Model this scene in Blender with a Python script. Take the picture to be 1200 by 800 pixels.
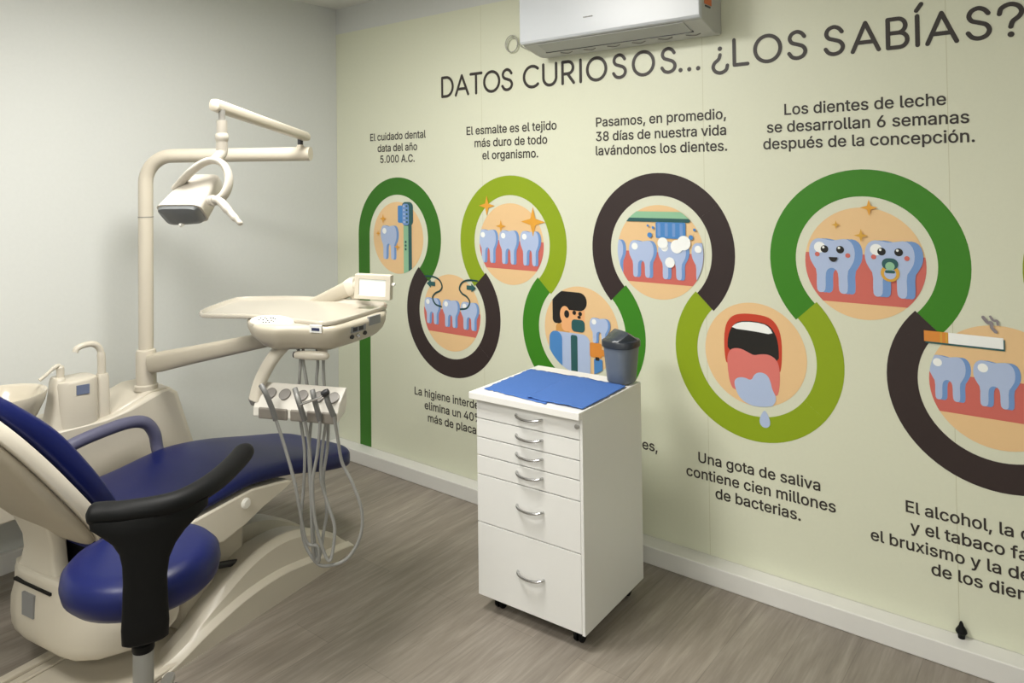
import bpy, bmesh, math, random
from mathutils import Vector, Matrix
from mathutils.geometry import tessellate_polygon

for o in list(bpy.data.objects):
    bpy.data.objects.remove(o)
SC = bpy.context.scene
COL = SC.collection
random.seed(7)
PI = math.pi

# ------------------------------------------------------------------ camera
# room: gray wall is the plane x=0, printed wall is the plane y=0, floor z=0; camera is 1.57 m above the floor
CAM = Vector((3.5233, -2.8127, 1.57))
YAW, PITCH, ROLL, FOC, PPY = 0.6649, 0.0180, -0.0119, 866.72, 195.95
fw = Vector((-math.sin(YAW)*math.cos(PITCH), math.cos(YAW)*math.cos(PITCH), math.sin(PITCH)))
r0 = Vector((math.cos(YAW), math.sin(YAW), 0.0))
u0 = r0.cross(fw)
RT = r0*math.cos(ROLL) + u0*math.sin(ROLL)
UP = -r0*math.sin(ROLL) + u0*math.cos(ROLL)
cd = bpy.data.cameras.new('camera')
cam = bpy.data.objects.new('camera', cd)
COL.objects.link(cam)
cd.sensor_fit = 'HORIZONTAL'
cd.sensor_width = 36.0
cd.lens = FOC/1200*36.0
cd.shift_y = -(400-PPY)/1200
cd.clip_start = 0.02
cam.matrix_world = Matrix(((RT.x, UP.x, -fw.x, CAM.x), (RT.y, UP.y, -fw.y, CAM.y), (RT.z, UP.z, -fw.z, CAM.z), (0, 0, 0, 1)))
SC.camera = cam

# ------------------------------------------------------------------ light and exposure
SC.view_settings.view_transform = 'Standard'
SC.view_settings.look = 'None'
SC.view_settings.exposure = 0.45
SC.view_settings.gamma = 1.0
SC.view_settings.use_curve_mapping = False
W = bpy.data.worlds.new('world')
SC.world = W
W.use_nodes = True
W.node_tree.nodes['Background'].inputs[0].default_value = (0.5, 0.5, 0.5, 1)
W.node_tree.nodes['Background'].inputs[1].default_value = 0.0
# ceiling panels: (x, y, half size x, half size y, watts)
PANELS = [(1.50, -1.50, 0.30, 0.30, 28.0), (1.75, -2.95, 0.30, 0.30, 24.0), (4.05, -3.8, 0.30, 0.30, 18.0)]
ROOM_X, ROOM_Y, ROOM_Z = 4.7, -4.3, 2.6

def area(name, loc, sx, sy, watts, color):
    l = bpy.data.lights.new(name, 'AREA')
    l.shape = 'RECTANGLE'; l.size = sx; l.size_y = sy; l.energy = watts; l.color = color
    o = bpy.data.objects.new(name, l); COL.objects.link(o); o.location = loc
    return o
for px_, py_, hx_, hy_, w_ in PANELS:
    area('ceiling_lamp_light', (px_, py_, ROOM_Z-0.035), hx_*2, hy_*2, w_, (1.0, 0.992, 0.965))

def at(px, py, d):
    """the point at distance d along the view direction that the photograph shows at pixel (px, py)"""
    return CAM + (fw + RT*((px-600)/FOC) - UP*((py-PPY)/FOC))*d
def on(px, py, axis, val):
    d = fw + RT*((px-600)/FOC) - UP*((py-PPY)/FOC)
    return CAM + d*((val-CAM[axis])/d[axis])

# ------------------------------------------------------------------ materials
def lin(h):
    c = [int(h[i:i+2], 16)/255 for i in (0, 2, 4)]
    return tuple(x/12.92 if x <= 0.04045 else ((x+0.055)/1.055)**2.4 for x in c)
MATS = {}
def mat(name, hexcol, rough=0.5, metal=0.0, var=0.0, bump=0.0, scale=40.0, spec=0.5, coat=0.0, emit=0.0, trans=0.0, alpha=1.0):
    if name in MATS: return MATS[name]
    m = bpy.data.materials.new(name); m.use_nodes = True
    nt = m.node_tree; b = nt.nodes['Principled BSDF']
    c = lin(hexcol)
    b.inputs['Base Color'].default_value = (*c, 1)
    b.inputs['Roughness'].default_value = rough
    b.inputs['Metallic'].default_value = metal
    b.inputs['Specular IOR Level'].default_value = spec
    b.inputs['Coat Weight'].default_value = coat
    b.inputs['Transmission Weight'].default_value = trans
    b.inputs['Alpha'].default_value = alpha
    if emit:
        b.inputs['Emission Color'].default_value = (*c, 1); b.inputs['Emission Strength'].default_value = emit
    tc = nt.nodes.new('ShaderNodeTexCoord'); no = nt.nodes.new('ShaderNodeTexNoise')
    no.inputs['Scale'].default_value = scale; no.inputs['Detail'].default_value = 3
    nt.links.new(tc.outputs['Object'], no.inputs['Vector'])
    if var:
        mx = nt.nodes.new('ShaderNodeMix'); mx.data_type = 'RGBA'
        mx.inputs[6].default_value = (*[x*(1-var) for x in c], 1); mx.inputs[7].default_value = (*[min(1, x*(1+var)) for x in c], 1)
        nt.links.new(no.outputs['Fac'], mx.inputs[0]); nt.links.new(mx.outputs[2], b.inputs['Base Color'])
    if bump:
        bp = nt.nodes.new('ShaderNodeBump'); bp.inputs['Strength'].default_value = bump; bp.inputs['Distance'].default_value = 0.002
        nt.links.new(no.outputs['Fac'], bp.inputs['Height']); nt.links.new(bp.outputs[0], b.inputs['Normal'])
    MATS[name] = m
    return m

M_CREAM = mat('cream_plastic', 'C6BFB0', 0.32, var=0.02, scale=8)
M_CREAM2 = mat('cream_painted_metal', 'C3BBAB', 0.3, var=0.02, scale=6)
M_CREAM3 = mat('warm_cream_plastic', 'B4AC9B', 0.34, var=0.02, scale=8)
M_CREAM_LIT = mat('cream_plastic_lit', 'D9D2C3', 0.35, var=0.02, scale=8)  # cream lightened for up-facing rim and side frames, the light is in the colour
M_LAMPW = mat('ivory_lamp_plastic', 'B7B1A6', 0.3, var=0.01)
M_BLUE = mat('blue_vinyl', '0B1650', 0.38, spec=0.35, var=0.06, bump=0.06, scale=160)
M_GREYBLUE = mat('grey_blue_rubber', '5C5C74', 0.45, var=0.05)
M_BLACK = mat('black_rubber', '08090A', 0.55, var=0.08, bump=0.05, scale=220, spec=0.2)
M_DARK = mat('dark_plastic', '232427', 0.4, var=0.05)
M_CHROME = mat('chrome', 'C9C9C9', 0.16, metal=1.0)
M_SILVER = mat('silver_paint', 'A9A8A4', 0.38, metal=0.5)
M_GREY = mat('grey_plastic', '87857F', 0.45, var=0.04)
M_HOSE = mat('grey_hose', '8F8F8C', 0.42, var=0.05)
M_HOSED = mat('dark_grey_hose', '6A6A68', 0.45, var=0.05)
M_CAB = mat('white_laminate', 'E2E2DF', 0.38, var=0.012, scale=20)
M_CABTOP = mat('white_edge_laminate', 'EDECE8', 0.33, var=0.01)
M_DRAPE = mat('blue_drape', '446EB6', 0.8, var=0.06, bump=0.25, scale=130)
M_BIN = mat('grey_bin_plastic', '666E78', 0.42, var=0.05)
M_BINLID = mat('charcoal_bin_plastic', '2B3038', 0.34, var=0.04)
M_ACW = mat('white_ac_plastic', 'C6CACF', 0.3, var=0.01)
M_ACG = mat('grey_ac_plastic', 'B9B9B4', 0.42, var=0.03)
M_LABELW = mat('white_label', 'F1F1EE', 0.5)
M_LABELB = mat('navy_label', '273056', 0.5)
M_LABELG = mat('grey_label', '8C8D8E', 0.4, metal=0.3)
M_ORANGE = mat('orange_sticker', 'D4703A', 0.5)
M_LENS = mat('dark_lens', '6E7172', 0.4, spec=0.4)
M_GLASS = mat('viewer_glass', 'E9F0F0', 0.15, var=0.01)
M_WHITE = mat('white_cap', 'EFEDE6', 0.35)
M_CLEAR = mat('clear_tube', 'C9CABE', 0.25, trans=0.4)
M_EMIT = mat('lamp_diffuser', 'FFF6E4', 0.5, emit=6.0)

# ------------------------------------------------------------------ mesh helpers
class MB:
    def __init__(self): self.v = []; self.f = []; self.m = []
    def add(self, verts, faces, mi=0):
        n = len(self.v); self.v += [Vector(p) for p in verts]
        self.f += [[n+i for i in f] for f in faces]; self.m += [mi]*len(faces); return self
    def box(self, lo, hi, mi=0, fn=None):
        x0, y0, z0 = lo; x1, y1, z1 = hi
        vs = [Vector(p) for p in ((x0,y0,z0),(x1,y0,z0),(x1,y1,z0),(x0,y1,z0),(x0,y0,z1),(x1,y0,z1),(x1,y1,z1),(x0,y1,z1))]
        if fn: vs = [fn(p) for p in vs]
        return self.add(vs, [[0,3,2,1],[4,5,6,7],[0,1,5,4],[1,2,6,5],[2,3,7,6],[3,0,4,7]], mi)
    def rings(self, rings, close=True, cap0=True, cap1=True, mi=0):
        k = len(rings[0]); vs = [p for r in rings for p in r]; fs = []
        for i in range(len(rings)-1):
            for j in range(k if close else k-1):
                a, b = i*k+j, i*k+(j+1) % k
                fs.append([a, b, b+k, a+k])
        if cap0: fs.append(list(range(k))[::-1])
        if cap1: fs.append([(len(rings)-1)*k+j for j in range(k)])
        return self.add(vs, fs, mi)
    def tube(self, pts, rad, n=12, mi=0, caps=True, flat=None):
        pts = [Vector(p) for p in pts]
        if not isinstance(rad, (list, tuple)): rad = [rad]*len(pts)
        T = []
        for i in range(len(pts)):
            a = pts[max(i-1, 0)]; b = pts[min(i+1, len(pts)-1)]
            T.append((b-a).normalized())
        ref = Vector((0, 0, 1)) if abs(T[0].z) < 0.9 else Vector((1, 0, 0))
        N = (ref - T[0]*ref.dot(T[0])).normalized()
        rings = []
        for i, p in enumerate(pts):
            N = (N - T[i]*N.dot(T[i])).normalized(); B = T[i].cross(N)
            a, b = rad[i] if isinstance(rad[i], (list, tuple)) else (rad[i], rad[i])
            rings.append([p + N*(math.cos(2*PI*k/n)*a) + B*(math.sin(2*PI*k/n)*b) for k in range(n)])
        return self.rings(rings, True, caps, caps, mi)
    def lathe(self, prof, c=(0, 0, 0), n=32, axis=(0, 0, 1), mi=0, cap0=True, cap1=True):
        c = Vector(c); ax = Vector(axis).normalized()
        ref = Vector((1, 0, 0)) if abs(ax.x) < 0.9 else Vector((0, 1, 0))
        N = (ref-ax*ref.dot(ax)).normalized(); B = ax.cross(N)
        rings = [[c + ax*h + N*(math.cos(2*PI*k/n)*r) + B*(math.sin(2*PI*k/n)*r) for k in range(n)] for r, h in prof]
        return self.rings(rings, True, cap0, cap1, mi)
    def prism(self, pts, fa, fb, mi=0):
        """2D outline pts carried by fa(p) and fb(p) to the two end faces"""
        k = len(pts)
        a = [fa(p) for p in pts]; b = [fb(p) for p in pts]
        tri = tessellate_polygon([[Vector((p[0], p[1], 0)) for p in pts]])
        fs = [[i, (i+1) % k, (i+1) % k+k, i+k] for i in range(k)]
        fs += [list(t) for t in tri] + [[i+k for i in t][::-1] for t in tri]
        return self.add(a+b, fs, mi)
    def build(self, name, m, parent=None, local=False, smooth=35, bevel=0.0, seg=2, sub=0, kind=None):
        me = bpy.data.meshes.new(name)
        org = Vector((0, 0, 0))
        if parent is not None and not local:
            p = parent
            while p.parent: p = p.parent
            org = p.location
        me.from_pydata([tuple(p-org) for p in self.v], [], self.f)
        for mm in (m if isinstance(m, list) else [m]): me.materials.append(mm)
        for i, p in enumerate(me.polygons): p.material_index = self.m[i]
        bm = bmesh.new(); bm.from_mesh(me)
        bmesh.ops.remove_doubles(bm, verts=bm.verts, dist=1e-6)
        bmesh.ops.recalc_face_normals(bm, faces=bm.faces)
        bm.to_mesh(me); bm.free()
        if smooth:
            for p in me.polygons: p.use_smooth = True
            me.set_sharp_from_angle(angle=math.radians(smooth))
        o = bpy.data.objects.new(name, me); COL.objects.link(o)
        if parent is not None: o.parent = parent
        if bevel:
            md = o.modifiers.new('bevel', 'BEVEL'); md.width = bevel; md.segments = seg; md.limit_method = 'ANGLE'; md.angle_limit = math.radians(40); md.harden_normals = False
        if sub:
            md = o.modifiers.new('subsurf', 'SUBSURF'); md.levels = sub; md.render_levels = sub
        if kind: o['kind'] = kind
        return o

def thing(name, loc, label, cat, rotz=0.0, group=None):
    o = bpy.data.objects.new(name, None); COL.objects.link(o)
    o.empty_display_size = 0.1
    o.location = loc; o.rotation_euler = (0, 0, rotz)
    o['label'] = label; o['category'] = cat
    if group: o['group'] = group
    return o
def tag(o, label, cat, group=None):
    o['label'] = label; o['category'] = cat
    if group: o['group'] = group
    return o
def spline(pts, n=8):
    """Catmull-Rom through pts"""
    P = [Vector(p) for p in pts]; out = []
    P = [P[0]*2-P[1]] + P + [P[-1]*2-P[-2]]
    for i in range(1, len(P)-2):
        a, b, c, d = P[i-1:i+3]
        for k in range(n):
            t = k/n
            out.append(0.5*((2*b)+(c-a)*t+(2*a-5*b+4*c-d)*t*t+(3*b-a-3*c+d)*t**3))
    out.append(P[-2]); return out
def supere(hw, lo, hi, n=28, e=4.0, xc=0.0):
    """rounded section: points (x, h)"""
    cz, hz = (lo+hi)/2, (hi-lo)/2; out = []
    for k in range(n):
        a = 2*PI*k/n; c, s = math.cos(a), math.sin(a)
        out.append((xc+hw*math.copysign(abs(c)**(2/e), c), cz+hz*math.copysign(abs(s)**(2/e), s)))
    return out
def interp(tab, x):
    if x <= tab[0][0]: return tab[0][1]
    for (a, va), (b, vb) in zip(tab, tab[1:]):
        if x <= b:
            t = (x-a)/(b-a); t = t*t*(3-2*t) if False else t
            return va+(vb-va)*t
    return tab[-1][1]
def smooth_tab(tab, n=6):
    P = spline([(a, b, 0) for a, b in tab], n)
    return [(p.x, p.y) for p in P]

# ------------------------------------------------------------------ room
def wall_material():
    m = mat('painted_wall', 'CFD1CE', 0.75, var=0.025, bump=0.12, scale=60)
    return m
M_WALL = wall_material()
M_CEIL = mat('ceiling_paint', 'DEDED8', 0.85, var=0.02, scale=20)
M_BASE = mat('white_skirting', 'DEDDD9', 0.4, var=0.015, scale=30)

def floor_material():
    m = bpy.data.materials.new('vinyl_wood_floor'); m.use_nodes = True
    nt = m.node_tree; L = nt.links; b = nt.nodes['Principled BSDF']
    tc = nt.nodes.new('ShaderNodeTexCoord')
    mp = nt.nodes.new('ShaderNodeMapping'); mp.inputs['Rotation'].default_value = (0, 0, PI/2)
    L.new(tc.outputs['Object'], mp.inputs['Vector'])
    br = nt.nodes.new('ShaderNodeTexBrick')
    br.inputs['Scale'].default_value = 1.0; br.inputs['Brick Width'].default_value = 1.2; br.inputs['Row Height'].default_value = 0.18
    br.inputs['Mortar Size'].default_value = 0.0012; br.inputs['Mortar Smooth'].default_value = 0.4; br.offset = 0.37
    br.inputs['Color1'].default_value = (0.92, 0.92, 0.92, 1); br.inputs['Color2'].default_value = (1.06, 1.05, 1.04, 1); br.inputs['Mortar'].default_value = (0.72, 0.72, 0.72, 1)
    L.new(mp.outputs[0], br.inputs['Vector'])
    st = nt.nodes.new('ShaderNodeMapping'); st.inputs['Scale'].default_value = (9.0, 0.9, 1.0)
    L.new(tc.outputs['Object'], st.inputs['Vector'])
    n1 = nt.nodes.new('ShaderNodeTexNoise'); n1.inputs['Scale'].default_value = 2.6; n1.inputs['Detail'].default_value = 7; n1.inputs['Roughness'].default_value = 0.62; n1.inputs['Distortion'].default_value = 0.6
    L.new(st.outputs[0], n1.inputs['Vector'])
    s2 = nt.nodes.new('ShaderNodeMapping'); s2.inputs['Scale'].default_value = (60.0, 3.5, 1.0)
    L.new(tc.outputs['Object'], s2.inputs['Vector'])
    n2 = nt.nodes.new('ShaderNodeTexNoise'); n2.inputs['Scale'].default_value = 2.0; n2.inputs['Detail'].default_value = 4
    L.new(s2.outputs[0], n2.inputs['Vector'])
    cr = nt.nodes.new('ShaderNodeValToRGB')
    cr.color_ramp.elements[0].position = 0.30; cr.color_ramp.elements[0].color = (*lin('7B736A'), 1)
    cr.color_ramp.elements[1].position = 0.72; cr.color_ramp.elements[1].color = (*lin('A29A8F'), 1)
    e = cr.color_ramp.elements.new(0.5); e.color = (*lin('8C847A'), 1)
    ad = nt.nodes.new('ShaderNodeMath'); ad.operation = 'MULTIPLY_ADD'; ad.inputs[1].default_value = 0.35
    L.new(n2.outputs['Fac'], ad.inputs[0])
    sc = nt.nodes.new('ShaderNodeMath'); sc.operation = 'MULTIPLY_ADD'; sc.inputs[1].default_value = 0.8; sc.inputs[2].default_value = -0.08
    L.new(n1.outputs['Fac'], sc.inputs[0]); L.new(sc.outputs[0], ad.inputs[2])
    L.new(ad.outputs[0], cr.inputs[0])
    mx = nt.nodes.new('ShaderNodeMix'); mx.data_type = 'RGBA'; mx.blend_type = 'MULTIPLY'; mx.inputs[0].default_value = 1.0
    L.new(cr.outputs[0], mx.inputs[6]); L.new(br.outputs['Color'], mx.inputs[7])
    L.new(mx.outputs[2], b.inputs['Base Color'])
    b.inputs['Roughness'].default_value = 0.42; b.inputs['Specular IOR Level'].default_value = 0.4
    return m
M_FLOOR = floor_material()

def struct(name, lo, hi, m, bevel=0.0):
    return MB().box(lo, hi).build(name, m, smooth=0, bevel=bevel, kind='structure')
T = 0.1
struct('floor', (-T, ROOM_Y-T, -0.1), (ROOM_X+T, T, 0), M_FLOOR)
struct('ceiling', (-T, ROOM_Y-T, ROOM_Z), (ROOM_X+T, T, ROOM_Z+0.1), M_CEIL)
struct('wall_left', (-T, ROOM_Y-T, 0), (0, T, ROOM_Z), M_WALL)
struct('wall_back', (0, 0, 0), (ROOM_X, T, ROOM_Z), M_WALL)
struct('wall_right', (ROOM_X, ROOM_Y-T, 0), (ROOM_X+T, T, ROOM_Z), M_WALL)
struct('wall_front', (0, ROOM_Y-T, 0), (ROOM_X, ROOM_Y, ROOM_Z), M_WALL)
BH, BD = 0.0724, 0.0838
struct('baseboard_back', (0, -BD, 0), (ROOM_X, 0, BH), M_BASE, 0.004)
struct('baseboard_left', (0, ROOM_Y, 0), (0.03, -BD, BH+0.01), M_BASE, 0.004)

# ceiling light panels (outside the frame, they light the room)
for k, (px_, py_, hx_, hy_, w_) in enumerate(PANELS):
    t = thing('ceiling_light', (px_, py_, ROOM_Z), ['square ceiling light panel over the drawer cabinet', 'square ceiling light panel over the head end of the chair', 'square ceiling light panel behind the camera in the far corner'][k], 'light', group='ceiling light panels')
    m = MB()
    m.box((px_-hx_-.02, py_-hy_-.02, ROOM_Z-.025), (px_-hx_, py_+hy_+.02, ROOM_Z)); m.box((px_+hx_, py_-hy_-.02, ROOM_Z-.025), (px_+hx_+.02, py_+hy_+.02, ROOM_Z))
    m.box((px_-hx_, py_-hy_-.02, ROOM_Z-.025), (px_+hx_, py_-hy_, ROOM_Z)); m.box((px_-hx_, py_+hy_, ROOM_Z-.025), (px_+hx_, py_+hy_+.02, ROOM_Z))
    m.build('frame', M_WHITE, t, smooth=0)
    MB().box((px_-hx_, py_-hy_, ROOM_Z-.02), (px_+hx_, py_+hy_, ROOM_Z-.012)).build('diffuser', M_EMIT, t, smooth=0)

# ------------------------------------------------------------------ dental chair (local frame: +y runs to the foot end, +x is the side nearer the camera)
chair = thing('dental_chair', (0.84, -1.5, 0), 'blue and cream reclining dental chair with its foot end towards the printed wall', 'dental chair', rotz=math.radians(9))
def lb(tab_w, tab_t, tab_b, ys, fn=None, e=4.0, n=28, xc=None):
    """loft of rounded sections along y"""
    m = MB(); R = []
    for y in ys:
        sec = supere(interp(tab_w, y), interp(tab_b, y), interp(tab_t, y), n, e, interp(xc, y) if xc else 0)
        R.append([fn(x, y, h) if fn else Vector((x, y, h)) for x, h in sec])
    return m.rings(R)
def fr(a, b, n): return [a+(b-a)*i/n for i in range(n+1)]
# seat and leg cushion
tw = smooth_tab([(-.335, .17), (-.325, .225), (-.29, .258), (-.2, .270), (0, .275), (.2, .275), (.4, .270), (.6, .262), (.72, .250), (.775, .232), (.80, .20), (.815, .14), (.82, .10)])
tt = smooth_tab([(-.335, .455), (-.31, .478), (-.2, .487), (0, .494), (.15, .510), (.25, .515), (.4, .497), (.6, .452), (.7, .430), (.78, .414), (.81, .404), (.82, .385)])
tb = smooth_tab([(-.335, .44), (-.31, .425), (-.1, .440), (.1, .452), (.2, .455), (.4, .420), (.6, .362), (.7, .338), (.78, .322), (.81, .328), (.82, .345)])
lb(tw, tt, tb, fr(-.335, .82, 54), e=4.6).build('seat_cushion', M_BLUE, chair, local=True, smooth=60)
# cream side frame under the cushion
def sideframe(sgn):
    m = MB()
    pts = [(-.20, .425), (-.05, .438), (.13, .449), (.20, .452), (.37, .425), (.40, .412), (.37, .400), (.26, .372), (.16, .335), (.07, .315), (-.05, .34), (-.20, .35)]
    m.prism(pts, lambda p: Vector((sgn*.277, p[0], p[1])), lambda p: Vector((sgn*.215, p[0], p[1])))
    o = m.build('side_frame', M_CREAM_LIT, chair, local=True, smooth=30, bevel=.006)
    c = MB().lathe([(.001, .012), (.014, .012), (.019, .006), (.019, -.02)], (sgn*.277, .165, .415), 20, (sgn, 0, 0))
    c.build('pivot_cap', M_WHITE, o, local=True)
for s in (1, -1): sideframe(s)
MB().box((-.17, -.28, .36), (.17, .36, .44)).build('seat_frame', M_CREAM2, chair, local=True, bevel=.01)
# backrest: t runs up the back, n points to the front
def bk(x, t, n):
    k = max(0, t-.30); dy, dz = -.592, .806
    a = .30*k
    c_, s_ = math.cos(a*.5), math.sin(a*.5)
    ey, ez = dy*c_-dz*s_, dz*c_+dy*s_          # direction turned back a little towards the head end
    ny, nz = ez, -ey
    y0, z0 = -.298+dy*min(t, .30), .503+dz*min(t, .30)
    return Vector((x, y0+ey*k+ny*n, z0+ez*k+nz*n))
bw = smooth_tab([(-.055, .05), (-.05, .09), (-.035, .14), (-.01, .187), (.03, .226), (.09, .252), (.18, .268), (.32, .272), (.5, .262), (.62, .225), (.72, .16), (.77, .09), (.785, .04)])
ts = fr(-.055, .785, 48)
bf = smooth_tab([(-.055, .02), (-.045, .038), (0, .056), (.1, .064), (.25, .072), (.4, .073), (.52, .058), (.64, .042), (.77, .035), (.785, .015)])
lb(bw, bf, [(-.1, -.008), (.8, -.008)], ts, fn=bk, e=5.0, n=36).build('backrest_cushion', M_BLUE, chair, local=True, smooth=60)
bw2 = [(a, b+.004) for a, b in bw]
lb(bw2, [(-.1, -.004), (.8, -.004)], [(-.1, -.046), (.8, -.046)], ts, fn=bk, e=14.0, n=48).build('backrest_rim', M_CREAM_LIT, chair, local=True, smooth=60)
bw3 = [(a, max(.03, b-.012)) for a, b in bw]
sh_lo = smooth_tab([(-.055, -.045), (-.03, -.062), (.05, -.082), (.2, -.092), (.4, -.092), (.6, -.08), (.75, -.06), (.785, -.045)])
lb(bw3, [(-.1, -.03), (.8, -.03)], sh_lo, ts, fn=bk, e=2.8).build('backrest_shell', mat('cream_plastic_shaded', 'A9A08E', 0.45, var=.02), chair, local=True, smooth=60)  # shell colour darkened to paint the shade on its back-facing side
# bracket that carries the backrest
R = []
for (y, z, hw, d) in [(-.365, .28, .140, .025), (-.372, .325, .125, .027), (-.365, .365, .100, .028), (-.362, .41, .086, .028), (-.366, .455, .086, .028), (-.385, .51, .10, .028), (-.405, .56, .11, .026)]:
    R.append([Vector((-.035+x, y+h, z)) for x, h in supere(hw, -d, d, 24, 6)])
MB().rings(R).build('backrest_bracket', M_CREAM, chair, local=True, smooth=50)
# rear lift housing
P = [(-.27, -.10), (-.295, -.15), (-.285, -.27), (-.235, -.355), (-.17, -.398), (-.10, -.408), (.10, -.408), (.17, -.398), (.235, -.355), (.285, -.27), (.295, -.15), (.27, -.10)]
m = MB(); R = []
for z, s in [(.115, .84), (.120, .90), (.135, .955), (.16, .985), (.20, 1.0), (.25, .995), (.30, .965), (.335, .925), (.352, .88), (.356, .78)]:
    k = 1.0 if z < .28 else max(.22, 1-(z-.26)*9)
    R.append([Vector((x*s*(1 if z < .28 else .93-(z-.28)*3.0), -.408+(-.20+(y+.20)*s+.408)*k, z)) for x, y in P])
hous = m.rings(R).build('lift_housing', M_CREAM, chair, local=True, smooth=50)
MB().box((-.15, -.32, .20), (.17, -.13, .435)).build('dark_gap_block', M_BLACK, chair, local=True, bevel=.01)  # black block added to paint the dark gap behind the bracket
MB().box((-.075, -.4125, .218), (-.012, -.400, .288)).build('rating_plate', M_LABELG, hous, local=True, smooth=0)
MB().box((-.13, -.409, .310), (.075, -.390, .318)).build('slot', M_BLACK, hous, local=True, smooth=0)
# base: two sculpted side fairings and a floor plate
ztop = smooth_tab([(-.19, .012), (-.12, .032), (-.03, .072), (.093, .145), (.20, .192), (.30, .212), (.40, .208), (.50, .180), (.60, .128), (.68, .078), (.745, .022)])
zst = smooth_tab([(-.19, .008), (-.12, .020), (-.028, .050), (.08, .076), (.18, .092), (.30, .096), (.40, .086), (.55, .060), (.68, .034), (.745, .015)])
def fairing(sgn, xe):
    R = []
    for y in fr(-.19, .745, 44):
        zt = interp(ztop, y); zs = min(interp(zst, y), zt*.8)
        x = .305-max(0, y-.55)*.15
        w = .05+.08*min(1, zt/.15)
        hb = max(.006, min(.024, (zt-zs)*.35))
        pr = [(x, 0), (x, zs-.003), (x-.003, zs), (x-.026, zs+.007), (x-.030, zs+.010), (x-.036, zt-hb), (x-.040, zt-hb*.8), (x-.058, zt-.002), (x-.064, zt), (x-.05-w*.75, zt-.008), (x-.05-w, zt*.55), (x-.06-w, 0)]
        R.append([Vector(((px if sgn > 0 else xe-(px-.305)), y, pz)) for px, pz in pr])
    return MB().rings(R).build('base_fairing', M_CREAM, chair, local=True, smooth=22)
fairing(1, 0); fairing(-1, -.10)
m = MB()
pl = [(-.115, -.95), (.295, -.95), (.30, -.15), (.30, .50), (.24, .70), (-.04, .70), (-.10, .50), (-.115, -.2)]
m.prism(pl, lambda p: Vector((p[0], p[1], 0)), lambda p: Vector((p[0], p[1], .020)))
m.box((-.118, -.95, .018), (-.085, -.16, .034)); m.box((-.055, -.95, .018), (-.04, -.16, .028))
m.build('base_plate', M_CREAM2, chair, local=True, smooth=30, bevel=.005)
m = MB()
m.box((-.02, -.02, .018), (.18, .40, .15)); m.box((.0, .10, .14), (.16, .26, .40))
m.build('lift_column', M_CREAM2, chair, local=True, smooth=30, bevel=.012)
MB().tube([(.20, -.05, .25), (.20, .20, .17), (.20, .26, .15)], .012).build('lift_rod', M_DARK, chair, local=True)
# far armrest: a padded loop
pts = spline([(-.29, -.29, .575), (-.29, -.22, .602), (-.29, -.135, .624), (-.29, -.04, .637), (-.29, .085, .642), (-.29, .16, .622), (-.29, .20, .570), (-.29, .213, .51), (-.27, .215, .45)], 6)
MB().tube(pts, .0235, 14).build('armrest', M_GREYBLUE, chair, local=True, smooth=60)
MB().box((-.30, .19, .40), (-.2, .24, .452)).build('armrest_mount', M_CREAM2, chair, local=True, bevel=.008)

# ------------------------------------------------------------------ side unit with the spittoon
unit = thing('spittoon_unit', (0.33, -1.6, 0), 'cream dental side unit with spittoon bowl and cup filler by the plain grey wall', 'dental unit')
X0, X1 = .11, .42
prof = [(-2.25, .36), (-2.25, .635), (-1.50, .640), (-1.44, .650), (-1.30, .70), (-1.215, .70), (-1.19, .68), (-1.09, .36), (-1.07, .06), (-1.46, .06), (-1.60, .33), (-1.66, .36)]
b_ = MB().prism(prof, lambda p: Vector((X0, p[0], p[1])), lambda p: Vector((X1, p[0], p[1]))).build('unit_body', M_CREAM, unit, smooth=30, bevel=.022, seg=3)
# raised sloping cover towards the post
rc = [(-1.50, .62), (-1.43, .664), (-1.315, .710), (-1.22, .708), (-1.20, .69), (-1.25, .60)]
MB().prism(rc, lambda p: Vector((.16, p[0], p[1])), lambda p: Vector((.40, p[0], p[1]))).build('sloped_cover', M_CREAM2, unit, smooth=30, bevel=.012)
MB().box((.15, -1.44, 0), (.40, -1.12, .08)).build('plinth', M_CREAM2, unit, bevel=.01)
# bowl
bc = Vector((.36, -1.835, 0))
MB().lathe([(.035, .60), (.045, .615), (.08, .66), (.118, .72), (.143, .775), (.150, .803), (.1495, .81), (.144, .809), (.135, .80), (.12, .765), (.09, .715), (.05, .69), (.012, .684)], bc, 40).build('bowl', mat('cream_porcelain', 'C9C1B0', .15, var=.01), unit, smooth=50)
MB().lathe([(.06, .59), (.06, .606), (.045, .625), (.03, .64)], bc, 28).build('bowl_base', M_CREAM2, unit)
# cup filler body
def body_ring(z, s=1.0, dx=0): return [Vector((.345+dx+x*s, -1.575+y*s, z)) for x, y in supere(.07, -.085, .075, 28, 3.4)]
MB().rings([body_ring(.605, 1.04), body_ring(.63, 1.02), body_ring(.70, 1.0), body_ring(.802, .97), body_ring(.812, .94), body_ring(.815, .86)]).build('filler_body', M_CREAM, unit, smooth=50)
g_ = [on(x, y, 0, .4165) for x, y in ((90, 463), (105, 460.5), (105, 449.5), (90, 452))]
MB().add(g_+[p-Vector((.006, 0, 0)) for p in g_], [[0, 1, 2, 3], [7, 6, 5, 4], [0, 4, 5, 1], [1, 5, 6, 2], [2, 6, 7, 3], [3, 7, 4, 0]]).build('badge', mat('blue_grey_badge', '66708A', .5), unit, smooth=0)
m = MB(); R = []
for z, a, b, yc in [(.605, .070, .055, -1.655), (.65, .055, .036, -1.648), (.74, .045, .026, -1.642), (.822, .038, .020, -1.638), (.829, .032, .016, -1.638)]:
    R.append([Vector((.35+x, yc+y, z)) for x, y in supere(a, -b, b, 24, 3.2)])
m.rings(R).build('spout_pedestal', M_CREAM, unit, smooth=50)
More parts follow.
